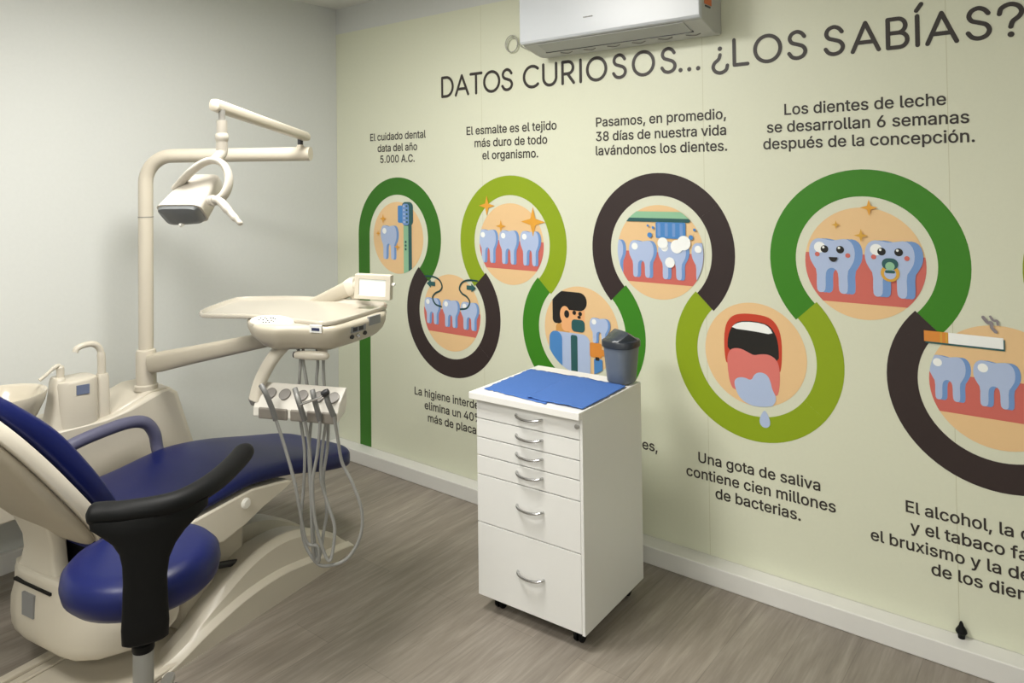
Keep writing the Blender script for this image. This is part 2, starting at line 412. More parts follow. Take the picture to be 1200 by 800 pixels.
MB().tube(spline([(.355, -1.63, .82), (.355, -1.63, .858), (.356, -1.637, .874), (.36, -1.657, .868), (.362, -1.685, .846), (.363, -1.705, .834)], 5), [.014]*8+[.008]*8+[.0065]*10, 12).build('rinse_spout', M_CREAM, unit, smooth=60)
MB().rings([[Vector((.36+x, -1.478+y, z)) for x, y in supere(a, -a, a, 20, 3)] for z, a in [(.605, .03), (.66, .027), (.80, .023), (.812, .019)]]).build('filler_pedestal', M_CREAM, unit, smooth=50)
MB().tube(spline([(.36, -1.479, .80), (.36, -1.48, .87), (.36, -1.487, .912), (.361, -1.51, .935), (.362, -1.545, .938), (.363, -1.572, .930), (.364, -1.58, .916)], 5), [.0155]*8+[.0125]*8+[.0115]*15, 14).build('filler_spout', M_CREAM, unit, smooth=60)

# ------------------------------------------------------------------ lamp on its post
lamp = thing('operating_lamp', (0.352, -1.297, 0.70), 'cream operating lamp hanging from a jointed arm on a tall bent post', 'lamp')
PX, PY = .352, -1.297
pe = at(364, 181, 3.09); pe.z = 1.692
dirp = Vector((pe.x-PX, pe.y-PY, 0)).normalized()
rr = .115
arc = [Vector((PX, PY, 0))+dirp*(rr-rr*math.cos(a))+Vector((0, 0, 1.692-rr+rr*math.sin(a))) for a in [PI/2*i/10 for i in range(11)]]
MB().tube([(PX, PY, .86), (PX, PY, 1.2), (PX, PY, 1.45), (PX, PY, 1.55)]+arc+[arc[-1]+(pe-arc[-1])*f for f in (.3, .6, 1.0)], .0295, 20).build('post', M_CREAM2, lamp, smooth=50)
MB().lathe([(.0305, 1.432), (.0305, 1.436)], (PX, PY, 0), 24).build('post_joint', M_GREY, lamp)
MB().lathe([(.046, .705), (.046, .725), (.0405, .73), (.040, .86), (.037, .872), (.030, .876)], (PX, PY, 0), 28).build('post_socket', M_CREAM2, lamp)
h1 = at(352, 178, 3.09); h1.z = 1.70
MB().tube([h1, h1+Vector((0, 0, .022)), h1+Vector((0, 0, .030))], [.017, .016, .012], 16).build('lower_pivot', M_CREAM2, lamp)
MB().tube([h1+Vector((0, 0, .028)), h1+Vector((0, 0, .075))], .0115, 16).build('pivot_pin', M_DARK, lamp)
a1 = at(358, 160, 3.08); a2 = at(253, 123.5, 2.44)
ad = (a1-a2).normalized()
sd = ad.cross(Vector((0, 0, 1))).normalized(); ud = sd.cross(ad)
def arm_sec(c, w, h): return [c+sd*x+ud*z for x, z in supere(w, -h, h, 20, 3.0)]
MB().rings([arm_sec(a2-ad*.014, .012, .013), arm_sec(a2-ad*.010, .018, .0195), arm_sec(a2+ad*.02, .019, .021), arm_sec(a2+(a1-a2)*.5, .0175, .0195), arm_sec(a1, .017, .019), arm_sec(a1+ad*.02, .013, .014)]).build('spring_arm', M_CREAM2, lamp, smooth=50)
v0 = at(260, 132, 2.45); vz = lambda y: at(260, y, 2.45)
MB().tube([v0+Vector((0, 0, .01)), vz(143)], .0105, 16).build('head_pin', M_GREY, lamp)
m = MB()
m.tube([vz(141), vz(156), vz(158)], [.017, .017, .0165], 18); m.tube([vz(156), vz(159), vz(163), vz(166)], [.018, .0215, .0215, .018], 18)
neck = spline([vz(163), vz(172), at(260, 178, 2.45), at(257, 183, 2.44), at(252, 188, 2.43)], 5)
m.tube(neck, .0185, 18)
m.build('head_neck', M_LAMPW, lamp, smooth=50)
# head: a wedge shaped reflector housing, lens below, a loop yoke and a side handle
hd = lambda x, y, d: at(x, y, d)
# section rings from the lens edge up to the narrow back of the head
def quad_ring(c4, e=5, n=32):
    """rounded ring inside the four corner points"""
    a, b, c, d = [Vector(p) for p in c4]; o = []
    for k in range(n):
        t = 2*PI*k/n; cs, sn = math.cos(t), math.sin(t)
        u = .5+.5*math.copysign(abs(cs)**(2/e), cs); v = .5+.5*math.copysign(abs(sn)**(2/e), sn)
        o.append((a*(1-u)+b*u)*(1-v)+(d*(1-u)+c*u)*v)
    return o
# corner points: far-left, near-left, near-right, far-right of the lens rim
L1, L2, L3, L4 = hd(180, 239.5, 2.37), hd(199, 262, 2.45), hd(247, 259, 2.41), hd(234, 239, 2.33)
U1, U2, U3, U4 = hd(219, 203, 2.50), hd(236, 220, 2.58), hd(265, 218, 2.50), hd(257, 203, 2.46)
mix = lambda f, g=0.0: [a*(1-f)+b*f for a, b in ((L1, U1), (L2, U2), (L3, U3), (L4, U4))]
def shrink(c4, s):
    c = (c4[0]+c4[1]+c4[2]+c4[3])/4
    return [c+(p-c)*s for p in c4]
R = [quad_ring(shrink(mix(-.02), .93)), quad_ring(mix(-.01)), quad_ring(mix(.10)), quad_ring(shrink(mix(.3), 1.02)), quad_ring(mix(.6)), quad_ring(mix(.85)), quad_ring(shrink(mix(1.0), .85)), quad_ring(shrink(mix(1.06), .5))]
MB().rings(R).build('lamp_head', M_LAMPW, lamp, smooth=55)
dn = ((L1+L2+L3+L4)/4-(U1+U2+U3+U4)/4).normalized()
lc = [quad_ring(shrink(mix(-.02), .92)), quad_ring([p+dn*.012 for p in shrink(mix(-.02), .86)]), quad_ring([p+dn*.016 for p in shrink(mix(-.02), .6)])]
MB().rings(lc).build('lens', M_LENS, lamp, smooth=60)
kn = (L2*.6+L3*.4)+dn*.010
MB().lathe([(.008, -.005), (.008, .012), (.005, .017), (0.001, .018)], kn+(L1+L4-L2-L3)*.06, 14, dn).build('knob', M_WHITE, lamp)
yk = spline([hd(206, 221, 2.45), hd(213, 213, 2.44), hd(224, 201, 2.42), hd(238, 191, 2.42), hd(250, 188, 2.42), hd(261, 192, 2.41), hd(267.5, 204, 2.40), hd(267.5, 217, 2.385), hd(262, 229, 2.37), hd(253, 236, 2.36)], 6)
MB().tube(yk, [(.0115, .019)]*len(yk), 14).build('yoke', M_LAMPW, lamp, smooth=60)
MB().lathe([(.016, -.02), (.018, 0), (.016, .012), (.0, .013)], hd(250, 235, 2.36), 18, (hd(262, 236, 2.31)-hd(250, 235, 2.36))).build('handle_joint', M_LAMPW, lamp)
hp = spline([hd(251, 234, 2.34), hd(258, 236, 2.33), hd(267, 246, 2.32), hd(276, 256, 2.31), hd(283, 263, 2.305)], 5)
MB().tube(hp, [(.012, .014)]*6+[(.013, .016)]*5+[(.011, .013)]*5+[(.008, .010)]*4+[(.005, .006)], 14).build('handle', M_LAMPW, lamp, smooth=60)

# ------------------------------------------------------------------ delivery unit: arms, tray, console, holder bar, hoses
base_pt = Vector((PX, PY, .80))
deliv = thing('delivery_unit', (PX, PY, 0.80), 'cream dental delivery unit with instrument tray and hanging grey hoses above the chair', 'dental unit')
s1, s2 = at(176, 426, 3.12), at(330, 394, 2.86)
dd = s2-s1; sv = dd.cross(Vector((0, 0, 1))).normalized(); uv = sv.cross(dd.normalized())
def asec(c, w, h, e=3.2): return [c+sv*x+uv*z for x, z in supere(w, -h, h, 22, e)]
MB().rings([asec(s1+dd*.02, .030, .040), asec(s1+dd*.1, .030, .042), asec(s1+dd*.35, .028, .036), asec(s1+dd*.8, .026, .030), asec(s2, .026, .028), asec(s2+dd.normalized()*.02, .018, .02)]).build('swing_arm', M_CREAM3, deliv, smooth=50)
MB().lathe([(.030, -.035), (.034, -.03), (.034, .085), (.030, .09)], s2, 24).build('elbow', M_CREAM2, deliv)
q1, q2 = at(332, 375, 2.90), at(411, 337, 2.80)
dq = q2-q1; sq = dq.cross(Vector((0, 0, 1))).normalized(); uq = sq.cross(dq.normalized())
def qsec(c, w, h, e=3.2): return [c+sq*x+uq*z for x, z in supere(w, -h, h, 22, e)]
MB().rings([qsec(q1-dq*.03, .02, .018), qsec(q1, .028, .026), qsec(q1+dq*.5, .028, .028), qsec(q2, .030, .031)]).build('balance_arm', M_CREAM3, deliv, smooth=50)
MB().rings([qsec(q2-dq*.01, .034, .034), qsec(q2+dq*.06, .036, .036), qsec(q2+dq*.10, .030, .026)]).build('arm_joint', M_CREAM, deliv, smooth=50)

TZ = 1.13
tray_px = [(232.5, 365.5), (233.5, 363), (272, 349), (281, 347.6), (330, 346.5), (362, 347), (415, 351), (450, 353.3), (454, 355), (453.5, 358), (405, 373), (390, 376.5), (375, 377.3), (357, 375.3), (330, 371.8), (292, 368.5), (236, 368)]
tray2 = [on(x, y, 2, TZ) for x, y in tray_px]
def smooth_poly(P, n=3):
    out = []; k = len(P)
    for i in range(k):
        a, b = P[i], P[(i+1) % k]
        out += [a+(b-a)*(.18), a+(b-a)*.5, a+(b-a)*.82] if (b-a).length > .05 else [a+(b-a)*.5]
    return out
TP = smooth_poly(tray2)
tc_ = sum(TP, Vector())/len(TP)
def inset(P, d):
    k = len(P); out = []
    for i in range(k):
        a, b, c = P[i-1], P[i], P[(i+1) % k]
        t = (c-a); t.z = 0; t.normalize(); nrm = Vector((-t.y, t.x, 0))
        if nrm.dot(tc_-b) < 0: nrm = -nrm
        out.append(b+nrm*d)
    return out
def zz(P, z): return [Vector((p.x, p.y, z)) for p in P]
m = MB()
m.rings([zz(inset(TP, .012), TZ-.016), zz(inset(TP, .002), TZ-.012), zz(TP, TZ-.004), zz(inset(TP, .003), TZ+.001), zz(inset(TP, .010), TZ+.001), zz(inset(TP, .018), TZ-.009), zz(inset(TP, .03), TZ-.010)])
m.build('tray', mat('glossy_cream_tray', 'BFB8AA', .2, var=.01, coat=.3), deliv, smooth=50)
# console below the tray
con_px = [(289, 377), (291, 371), (300, 362), (330, 354), (400, 354), (446, 357), (453, 362), (452, 370), (420, 380), (396, 386), (375, 387), (345, 386), (320, 387), (300, 385)]
CP = smooth_poly([on(x, y, 2, 1.105) for x, y in con_px])
tc_ = sum(CP, Vector())/len(CP)
m = MB()
m.rings([zz(inset(CP, .09), 1.028), zz(inset(CP, .06), 1.030), zz(inset(CP, .032), 1.042), zz(inset(CP, .012), 1.062), zz(inset(CP, .002), 1.085), zz(CP, 1.102), zz(inset(CP, .004), 1.112), zz(inset(CP, .02), 1.117)])
console = m.build('console', M_CREAM3, deliv, smooth=60)
# keypad lobe on the console's front left
kc = on(318, 376.0, 2, 1.1215)
ex = (on(352, 378, 2, 1.1215)-on(290, 374, 2, 1.1215)); exn = ex.normalized(); eyn = Vector((-exn.y, exn.x, 0)).normalized()*math.cos(.42)+Vector((0, 0, math.sin(.42))); ezn = exn.cross(eyn).normalized()
R = []
for s, z in [(1.02, -.012), (1.0, -.002), (.94, .003), (.85, .004)]:
    R.append([kc+exn*(math.cos(a)*.085*s)+eyn*(math.sin(a)*.030*s)+ezn*z for a in [2*PI*i/32 for i in range(32)]])
kp = MB().rings(R).build('keypad', mat('keypad_face', 'E8E1D0', .35), deliv, smooth=50)
for (u, v_) in [(-.045, -.004), (-.046, .008), (-.030, .010), (-.030, -.002), (-.020, .004), (-.008, .010), (-.010, -.004), (-.010, -.014), (.002, .010), (.004, -.002), (.002, -.013), (.012, .006), (.014, -.006), (-.02, -.015)]:
    c = kc+exn*u+eyn*v_+ezn*.0035
    MB().lathe([(.0036, 0), (.0036, .0012), (.002, .002)], c, 10, ezn).build('button', M_DARK, kp, smooth=0)
# front label, side gauges and sockets
def sticker(name, pa, pb, pc, m_, thick=.003, parent=deliv):
    """thin plate: corners a (lower left), b (lower right), c (upper left)"""
    pa, pb, pc = Vector(pa), Vector(pb), Vector(pc); n = (pb-pa).cross(pc-pa).normalized()
    if n.dot(CAM-pa) < 0: n = -n
    vs = [pa, pb, pb+(pc-pa), pc]
    return MB().add([p-n*thick*2 for p in vs]+[p+n*thick for p in vs], [[0,1,2,3],[4,5,6,7],[0,1,5,4],[1,2,6,5],[2,3,7,6],[3,0,4,7]]).build(name, m_, parent, smooth=0)
dep = lambda p: (p-CAM).dot(fw)
ef = lambda x: dep(on(x, 386.6, 2, 1.105))-.004
lab = sticker('front_label', at(363, 389, ef(363)), at(377, 390, ef(377)), at(363, 380.5, ef(363)), M_LABELW)
sticker('label_print', at(365.5, 387, ef(365)-.001), at(374.5, 387.8, ef(374)-.001), at(365.5, 383.6, ef(365)-.001), M_LABELB, .0035, lab)
es = lambda x: dep(on(x, 386-(x-396)*16/56, 2, 1.105))-.005
g1 = sticker('gauge_panel', at(411, 390.5, es(411)), at(428, 386, es(428)), at(411, 383, es(411)), M_LABELG)
for k in range(2):
    xk = 413+7*k
    sticker('gauge', at(xk, 388.8-1.9*k, es(xk)-.001), at(xk+5, 387.4-1.9*k, es(xk+5)-.001), at(xk, 384.2-1.9*k, es(xk)-.001), M_DARK, .0035, g1)
sticker('rear_plate', at(432, 381.5, es(432)), at(445, 377.5, es(445)), at(432, 371.5, es(432)), M_LABELG)
for k, (x, y) in enumerate([(412, 394.5), (419, 392.5), (427, 389.5)]):
    c = at(x, y, es(x)+.008)
    MB().lathe([(.007, -.03), (.007, .006), (.004, .008)], c, 12, (1, -.1, 0)).build('side_knob', [M_DARK, M_CHROME, M_DARK][k], deliv)
# X-ray viewer standing at the tray's rear right corner
va, vb, vc = at(415.5, 349.5, 2.64), at(457.5, 352.5, 2.61), at(416.5, 320.5, 2.64)
vb.z = va.z-.004
vn = (vb-va).cross(vc-va).normalized()
vw, vh = (vb-va), (vc-va)
m = MB()
def vpt(u, v_, d): return va+vw*u+vh*v_+vn*d
m.prism([(0, 0), (1, 0), (1, 1), (0, 1)], lambda p: vpt(p[0], p[1], -.022), lambda p: vpt(p[0], p[1], .0))
fo = [(0, 0), (1, 0), (1, 1), (0, 1)]; fi = [(.13, .16), (.86, .16), (.86, .80), (.13, .80)]
m.add([vpt(u, v_, .006) for u, v_ in fo]+[vpt(u, v_, .006) for u, v_ in fi]+[vpt(u, v_, 0) for u, v_ in fo]+[vpt(u, v_, 0) for u, v_ in fi],
      [[i, (i+1) % 4, (i+1) % 4+4, i+4] for i in range(4)]+[[i+8, (i+1) % 4+8, (i+1) % 4, i] for i in range(4)]+[[i+4, (i+1) % 4+4, (i+1) % 4+12, i+12] for i in range(4)])
vw_o = m.build('film_viewer', M_CREAM, deliv, smooth=0, bevel=.002)
MB().prism(fi, lambda p: vpt(p[0], p[1], .0005), lambda p: vpt(p[0], p[1], .003)).build('viewer_screen', M_GLASS, vw_o, smooth=0)
MB().lathe([(.006, 0), (.006, .012), (.003, .013)], vpt(1.0, .62, -.008), 12, vw).build('viewer_switch', M_WHITE, vw_o)
MB().tube([q2+dq.normalized()*.02, vpt(.3, .45, -.016)], .018, 12).build('viewer_bracket', M_CREAM2, deliv)
MB().tube([q2+dq.normalized()*.02, q2+dq.normalized()*.02-Vector((0, 0, .07)), q2+dq.normalized()*.02+Vector((-.02, -.12, -.11))], .022, 12).build('rear_column', M_CREAM2, deliv)
# handle under the console
hc = at(378, 404, 2.43)
MB().tube([hc+Vector((0, 0, .03)), hc, at(378, 411, 2.43), at(378, 414, 2.43)], [.022, .019, .017, .013], 18).build('handle_neck', M_CREAM2, deliv)
ha, hb = at(345.5, 415.5, 2.40), at(384, 417, 2.37)
ho = MB().tube([ha, ha+(hb-ha)*.06, ha+(hb-ha)*.5, ha+(hb-ha)*.9, hb, hb+(hb-ha)*.04], [.0085, .0125, .0155, .0135, .0095, .004], 16).build('tray_handle', M_CREAM, deliv, smooth=60)
MB().lathe([(.0095, -.002), (.0095, .003), (.004, .0035)], ha, 14, ha-hb).build('grip_end', M_DARK, ho)
# curved arm down to the holder bar
pts = spline([at(345, 394, 2.50), at(331, 406, 2.47), at(318, 422, 2.45), at(308, 440, 2.44), at(302, 456, 2.43), at(299, 470, 2.42)], 5)
MB().tube(pts, [(.020, .029)]*len(pts), 16).build('holder_arm', M_CREAM, deliv, smooth=60)
MB().tube([at(299.5, 467, 2.42), at(298.3, 474, 2.42)], [.024, .012], 16).build('arm_foot', M_GREY, deliv)
# holder bar with five cups
ba, bb_ = at(304, 463, 2.42), at(401, 466, 2.34)
bb_.z = ba.z
bx = (bb_-ba).normalized(); by = Vector((-bx.y, bx.x, 0)); bz = Vector((0, 0, 1)); BL = (bb_-ba).length
def bp(s, d, z): return ba+bx*s+by*d+bz*z
# section (d, z): top plate slopes down towards the operator, skirt below
m = MB()
sec = [(.036, .034), (.030, .036), (-.012, .0), (-.028, -.030), (-.030, -.058), (-.024, -.060), (.024, -.040), (.036, .0)]
m.rings([[bp(-.004, d, z) for d, z in sec], [bp(BL*.995+.01*0, d, z) for d, z in sec]])
bar = m.build('holder_bar', mat('white_holder_plastic', 'DBD7CE', .35), deliv, smooth=0, bevel=.004)
# darker front skirts below the cups
skn = MB()
cupS = [BL*f for f in (.15, .325, .535, .73, .905)]
for i, s in enumerate(cupS):
    a0 = [(-.030, -.026), (-.036, -.030), (-.036, -.062), (-.028, -.064), (-.024, -.05)]
    w = .0255
    o = MB().rings([[bp(s-w, d, z) for d, z in a0], [bp(s+w, d, z) for d, z in a0]]).build('cup_skirt', mat('warm_grey_skirt', '7C766D', .5), bar, smooth=0, bevel=.003)
    nrm = (by*-.65+bz*.76).normalized()
    c = bp(s, -.006, .012)
    cu = MB().lathe([(.0185, -.01), (.0195, .0015), (.0178, .002), (.0172, .0008), (.002, .0005)], c, 24, nrm).build('holder_cup', mat('cup_grey', '8C8884', .45), bar, smooth=50)
# instrument hoses: (control points as (pixel x, pixel y, distance))
def hose(P, r=.0052, m_=M_HOSE, name='hose'):
    pts = spline([at(x, y, d) for x, y, d in P], 7)
    return MB().tube(pts, r, 10).build(name, m_, deliv, smooth=60)
hose([(347, 404, 2.46), (352, 418, 2.44), (351, 440, 2.43), (350, 465, 2.44), (352, 490, 2.42), (357, 530, 2.40), (355.5, 575, 2.38), (353, 606, 2.37), (357, 636, 2.36), (371, 659, 2.34), (386, 662.5, 2.33), (407, 654, 2.33), (422, 629, 2.33), (424, 599, 2.33), (413, 566, 2.33), (401, 542, 2.33), (396, 515, 2.32), (391, 487, 2.30), (384, 470, 2.29), (381, 462, 2.30)])
hose([(356, 404, 2.46), (355, 420, 2.44), (359, 445, 2.43), (363, 470, 2.43), (365, 488, 2.42), (362, 530, 2.40), (365, 590, 2.38), (368, 630, 2.36), (371, 654, 2.34), (374, 656, 2.33), (372, 640, 2.33), (359, 634, 2.33), (350, 590, 2.33), (344, 560, 2.33), (332, 518, 2.33), (320, 482, 2.32), (312, 462, 2.31), (306.5, 452.5, 2.32)])
hose([(371, 404, 2.43), (372.5, 425, 2.42), (371, 450, 2.42), (378, 470, 2.42), (382, 491, 2.40), (378, 524, 2.38), (376, 560, 2.36), (384, 590, 2.35), (392, 617, 2.34), (390, 645, 2.33), (386, 657, 2.32), (379, 645, 2.32), (369, 608, 2.32), (366.5, 565, 2.32), (372, 530, 2.32), (375, 492, 2.31), (370, 470, 2.30), (366.5, 458, 2.31)])
hose([(379, 404, 2.43), (379, 425, 2.42), (380, 450, 2.42), (384, 480, 2.42), (384, 520, 2.41), (379, 560, 2.40), (383, 596, 2.39), (379, 625, 2.37), (375, 650, 2.35), (369, 655, 2.34), (366, 630, 2.33), (364.5, 580, 2.33), (363, 530, 2.33), (357, 492, 2.31), (350, 470, 2.29), (346, 457, 2.31)])
# dark connector ends lying in the cups
for P in ([(306, 451, 2.325), (311, 460, 2.312), (319, 479, 2.32), (323, 492, 2.325)], [(345.5, 455, 2.315), (350, 470, 2.295), (357, 492, 2.31)], [(366, 457, 2.31), (368, 466, 2.30), (375, 492, 2.31)], [(382, 459, 2.30), (384, 470, 2.29), (391, 487, 2.30)]):
    hose(P, .0085, M_HOSED, 'hose_end')
MB().tube(spline([at(352, 474, 2.29), at(363, 470, 2.285), at(374, 466, 2.285), at(382, 461, 2.29)], 5), .004, 8).build('syringe_tip', M_CHROME, deliv)
MB().lathe([(.009, -.012), (.011, 0), (.009, .01), (.004, .012)], at(381.5, 460, 2.285), 14, at(389, 456, 2.29)-at(375, 463, 2.29)).build('syringe_head', M_DARK, deliv)

# ------------------------------------------------------------------ stool
SX, SY = 1.484, -1.848
stool = thing('dentist_stool', (SX, SY, 0), 'blue round dentist stool with a curved black arm rest in front of the chair', 'stool')
MB().lathe([(.14, .484), (.172, .489), (.190, .508), (.196, .534), (.192, .560), (.174, .579), (.14, .588), (.06, .591), (.001, .591)], (SX, SY, 0), 48, cap0=True).build('seat', M_BLUE, stool, smooth=70)
MB().lathe([(.11, .470), (.14, .476), (.15, .486), (.10, .488)], (SX, SY, 0), 36).build('seat_pan', M_DARK, stool)
MB().lathe([(.0165, .22), (.0165, .48)], (SX, SY, 0), 20).build('gas_rod', M_SILVER, stool)
MB().lathe([(.026, .08), (.026, .318), (.024, .322)], (SX, SY, 0), 24).build('gas_cylinder', mat('grey_metal_tube', 'A3A3A0', .35, metal=.4), stool)
MB().lathe([(.027, .318), (.0285, .322), (.0285, .338), (.020, .342)], (SX, SY, 0), 24).build('cylinder_collar', M_BLACK, stool)
MB().lathe([(.045, .06), (.048, .08), (.042, .115), (.03, .12)], (SX, SY, 0), 24).build('base_hub', M_SILVER, stool)
for k in range(5):
    a = math.radians(139+72*k); d_ = Vector((math.cos(a), math.sin(a), 0)); s_ = Vector((-d_.y, d_.x, 0)); O = Vector((SX, SY, 0))
    R = []
    for r_, z_, w_, h_ in [(.03, .092, .024, .018), (.15, .085, .021, .014), (.265, .074, .016, .010), (.275, .074, .012, .008)]:
        R.append([O+d_*r_+s_*x+Vector((0, 0, z_+h)) for x, h in supere(w_, -h_, h_, 16, 4)])
    lg = MB().rings(R).build('leg', M_SILVER, stool, smooth=50)
    cc = O+d_*.262+Vector((0, 0, .026))
    cm = MB()
    for sg in (-1, 1): cm.lathe([(.010, -.008), (.024, -.007), (.026, 0), (.024, .007), (.010, .008)], cc+s_*(.013*sg), 20, s_)
    cm.tube([cc+Vector((0, 0, .005)), cc+Vector((0, 0, .05))], .008, 8)
    cm.build('caster', M_BLACK, lg, smooth=50)
# black column and curved arm
cX, cY = 1.700, -1.945
rd = Vector((cX-SX, cY-SY, 0)).normalized(); tg = Vector((-rd.y, rd.x, 0))
cpos = Vector((SX, SY, 0))+rd*.238
ang0 = math.atan2(rd.y, rd.x)
def cyl(x, y, z):
    a = ang0+x/.238; r = .238+y
    return Vector((SX+math.cos(a)*r, SY+math.sin(a)*r, z))
m = MB(); R = []
for z, w, d_, xo in [(.470, .040, .018, 0), (.476, .050, .022, 0), (.51, .0515, .022, 0), (.56, .049, .020, 0), (.62, .0475, .019, 0), (.66, .051, .019, .002), (.69, .061, .019, .006), (.715, .080, .019, .010), (.735, .108, .020, .014), (.752, .135, .020, .016), (.770, .14, .014, .016)]:
    R.append([cyl(x+xo, y, z) for x, y in supere(w, -d_, d_, 40, 4)])
m.rings(R).build('arm_column', M_BLACK, stool, smooth=60)
MB().rings([[cpos+rd*r_+tg*x+Vector((0, 0, z)) for x, z in supere(.04, .474, .486, 16, 5)] for r_ in (-.20, .005)]).build('arm_bracket', M_BLACK, stool, smooth=40)
ap = [on(x, y, 2, .78) for x, y in ((101, 603), (122, 601), (150, 599), (200, 590), (232, 576), (256, 560), (277, 540), (290, 524))]
ap = spline(ap, 6)
ra = []
for i in range(len(ap)):
    t = i/(len(ap)-1); u = min(t, 1-t)*14; e_ = math.sqrt(max(.04, 1-max(0, 1-u)**2))
    ra.append((.026*e_, .031*e_))
MB().tube(ap, ra, 18).build('arm_pad', M_BLACK, stool, smooth=70)

# ------------------------------------------------------------------ drawer cabinet
CX0, CX1, CY0, CY1 = 1.7205, 2.171, -.724, -.2825
CZ0, CZB, CZT = .055, .772, .797
cab = thing('drawer_cabinet', (CX1, CY0, 0), 'white six drawer cabinet on black casters in front of the printed wall', 'cabinet', rotz=math.radians(2.5))
m = MB()
m.box((CX0, CY0+.018, CZ0), (CX0+.016, CY1, CZB)); m.box((CX1-.0115, CY0+.0, CZ0), (CX1, CY1, CZT-.002))
m.box((CX0+.016, CY1-.012, CZ0), (CX1-.0115, CY1, CZB)); m.box((CX0+.016, CY0+.018, CZ0), (CX1-.0115, CY1-.012, CZ0+.016)); m.box((CX0+.016, CY0+.03, CZB-.016), (CX1-.0115, CY1-.012, CZB))
m.build('carcass', M_CAB, cab, smooth=0, bevel=.0012)
MB().box((CX0-.018, CY0-.022, CZB), (CX1-.0005, CY1, CZT)).build('top_panel', M_CABTOP, cab, smooth=0, bevel=.002)
zs = [.766, .700, .632, .566, .497, .323, CZ0+.002]
hz = [.742, .672, .607, .541, .425, .193]
for k in range(6):
    dr = MB().box((CX0+.0015, CY0, zs[k+1]+.0018), (CX1-.0125, CY0+.017, zs[k]-.0018)).build('drawer', M_CAB, cab, smooth=0, bevel=.001)
    hx = 1.955; w = .055; z0 = hz[k]
    pts = spline([(hx-w, CY0+.001, z0), (hx-w+.006, CY0-.010, z0-.001), (hx-w*.6, CY0-.018, z0-.005), (hx, CY0-.022, z0-.007), (hx+w*.6, CY0-.018, z0-.005), (hx+w-.006, CY0-.010, z0-.001), (hx+w, CY0+.001, z0)], 5)
    MB().tube(pts, [(.0045, .0052)]*len(pts), 12).build('handle', M_CHROME, dr, smooth=60)
MB().lathe([(.0085, -.004), (.0085, .004), (.006, .005), (.001, .005)], (2.150, CY0, .745), 18, (0, -1, 0)).build('lock', M_SILVER, cab)
for x, y in ((CX0+.06, CY0+.06), (CX1-.05, CY0+.05), (CX0+.06, CY1-.05), (CX1-.05, CY1-.05)):
    m = MB()
    for sg in (-1, 1): m.lathe([(.008, -.006), (.019, -.006), (.021, 0), (.019, .006), (.008, .006)], (x+.010*sg, y, .021), 18, (1, 0, 0))
    m.box((x-.02, y-.02, .047), (x+.02, y+.02, .0555)); m.tube([(x, y, .02), (x, y, .05)], .008, 8)
    m.build('caster', M_BLACK, cab, smooth=40)

# two thin drapes on the top
def drape(name, c4, z, label, seed, tuck=None):
    rnd = random.Random(seed); a, b, c, d = [Vector((p[0], p[1], 0)) for p in c4]; N = 22; vs = []; fs = []
    for i in range(N+1):
        for j in range(N+1):
            u, v_ = i/N, j/N
            p = (a*(1-u)+b*u)*(1-v_)+(d*(1-u)+c*u)*v_
            edge = min(u, 1-u, v_, 1-v_)
            wz = .0012+.0012*math.sin(9*u+4*v_+seed)*math.sin(7*v_+seed)+(.0025*rnd.random() if edge < .02 else 0)
            if edge == 0:
                p += Vector((rnd.uniform(-.0035, .0035), rnd.uniform(-.0035, .0035), 0))
            wz = max(wz, .0006)
            vs.append(Vector((p.x, p.y, z+wz)))
    for i in range(N):
        for j in range(N):
            q = i*(N+1)+j; fs.append([q, q+N+1, q+N+2, q+1])
    o = MB().add(vs, fs).build(name, M_DRAPE, None, smooth=60)
    s = o.modifiers.new('solidify', 'SOLIDIFY'); s.thickness = .0007; s.offset = 1
    tag(o, label, 'drape', 'blue drapes on the cabinet top'); return o
def cp(x, y): 
    p = on(x, y, 2, CZT+.001); return (p.x, p.y)
drape('surgical_drape', [cp(567, 455.5), cp(640, 474), cp(676, 441.5), cp(622, 432.5)], CZT, 'blue disposable drape covering the left half of the cabinet top', 3)
drape('surgical_drape', [cp(617, 466.5), cp(683, 480.5), cp(735, 453.5), cp(669, 441)], CZT+.0035, 'blue disposable drape on the right half of the cabinet top, beside the small bin', 8)

# small swing-lid bin
bpnt = on(728.5, 446, 2, CZT+.006)
bin_ = thing('waste_bin', (bpnt.x, bpnt.y, CZT+.006), 'small grey table bin with a charcoal swing lid standing on the cabinet', 'bin')
bx0, by0 = bpnt.x, bpnt.y; Z0 = CZT+.0062
m = MB(); R = []
for z, r in [(0, .048), (.004, .051), (.05, .0555), (.10, .060), (.139, .0635), (.139, .0605), (.05, .0525), (.008, .047)]:
    R.append([Vector((bx0+x, by0+y, Z0+z)) for x, y in supere(r, -r, r, 40, 2.6)])
m.rings(R).build('bucket', M_BIN, bin_, smooth=50)
m = MB(); R = []
for z, r in [(.132, .066), (.134, .0685), (.152, .0685), (.157, .066), (.160, .058)]:
    R.append([Vector((bx0+x, by0+y, Z0+z)) for x, y in supere(r, -r, r, 40, 2.6)])
m.rings(R).build('lid_rim', M_BINLID, bin_, smooth=40)
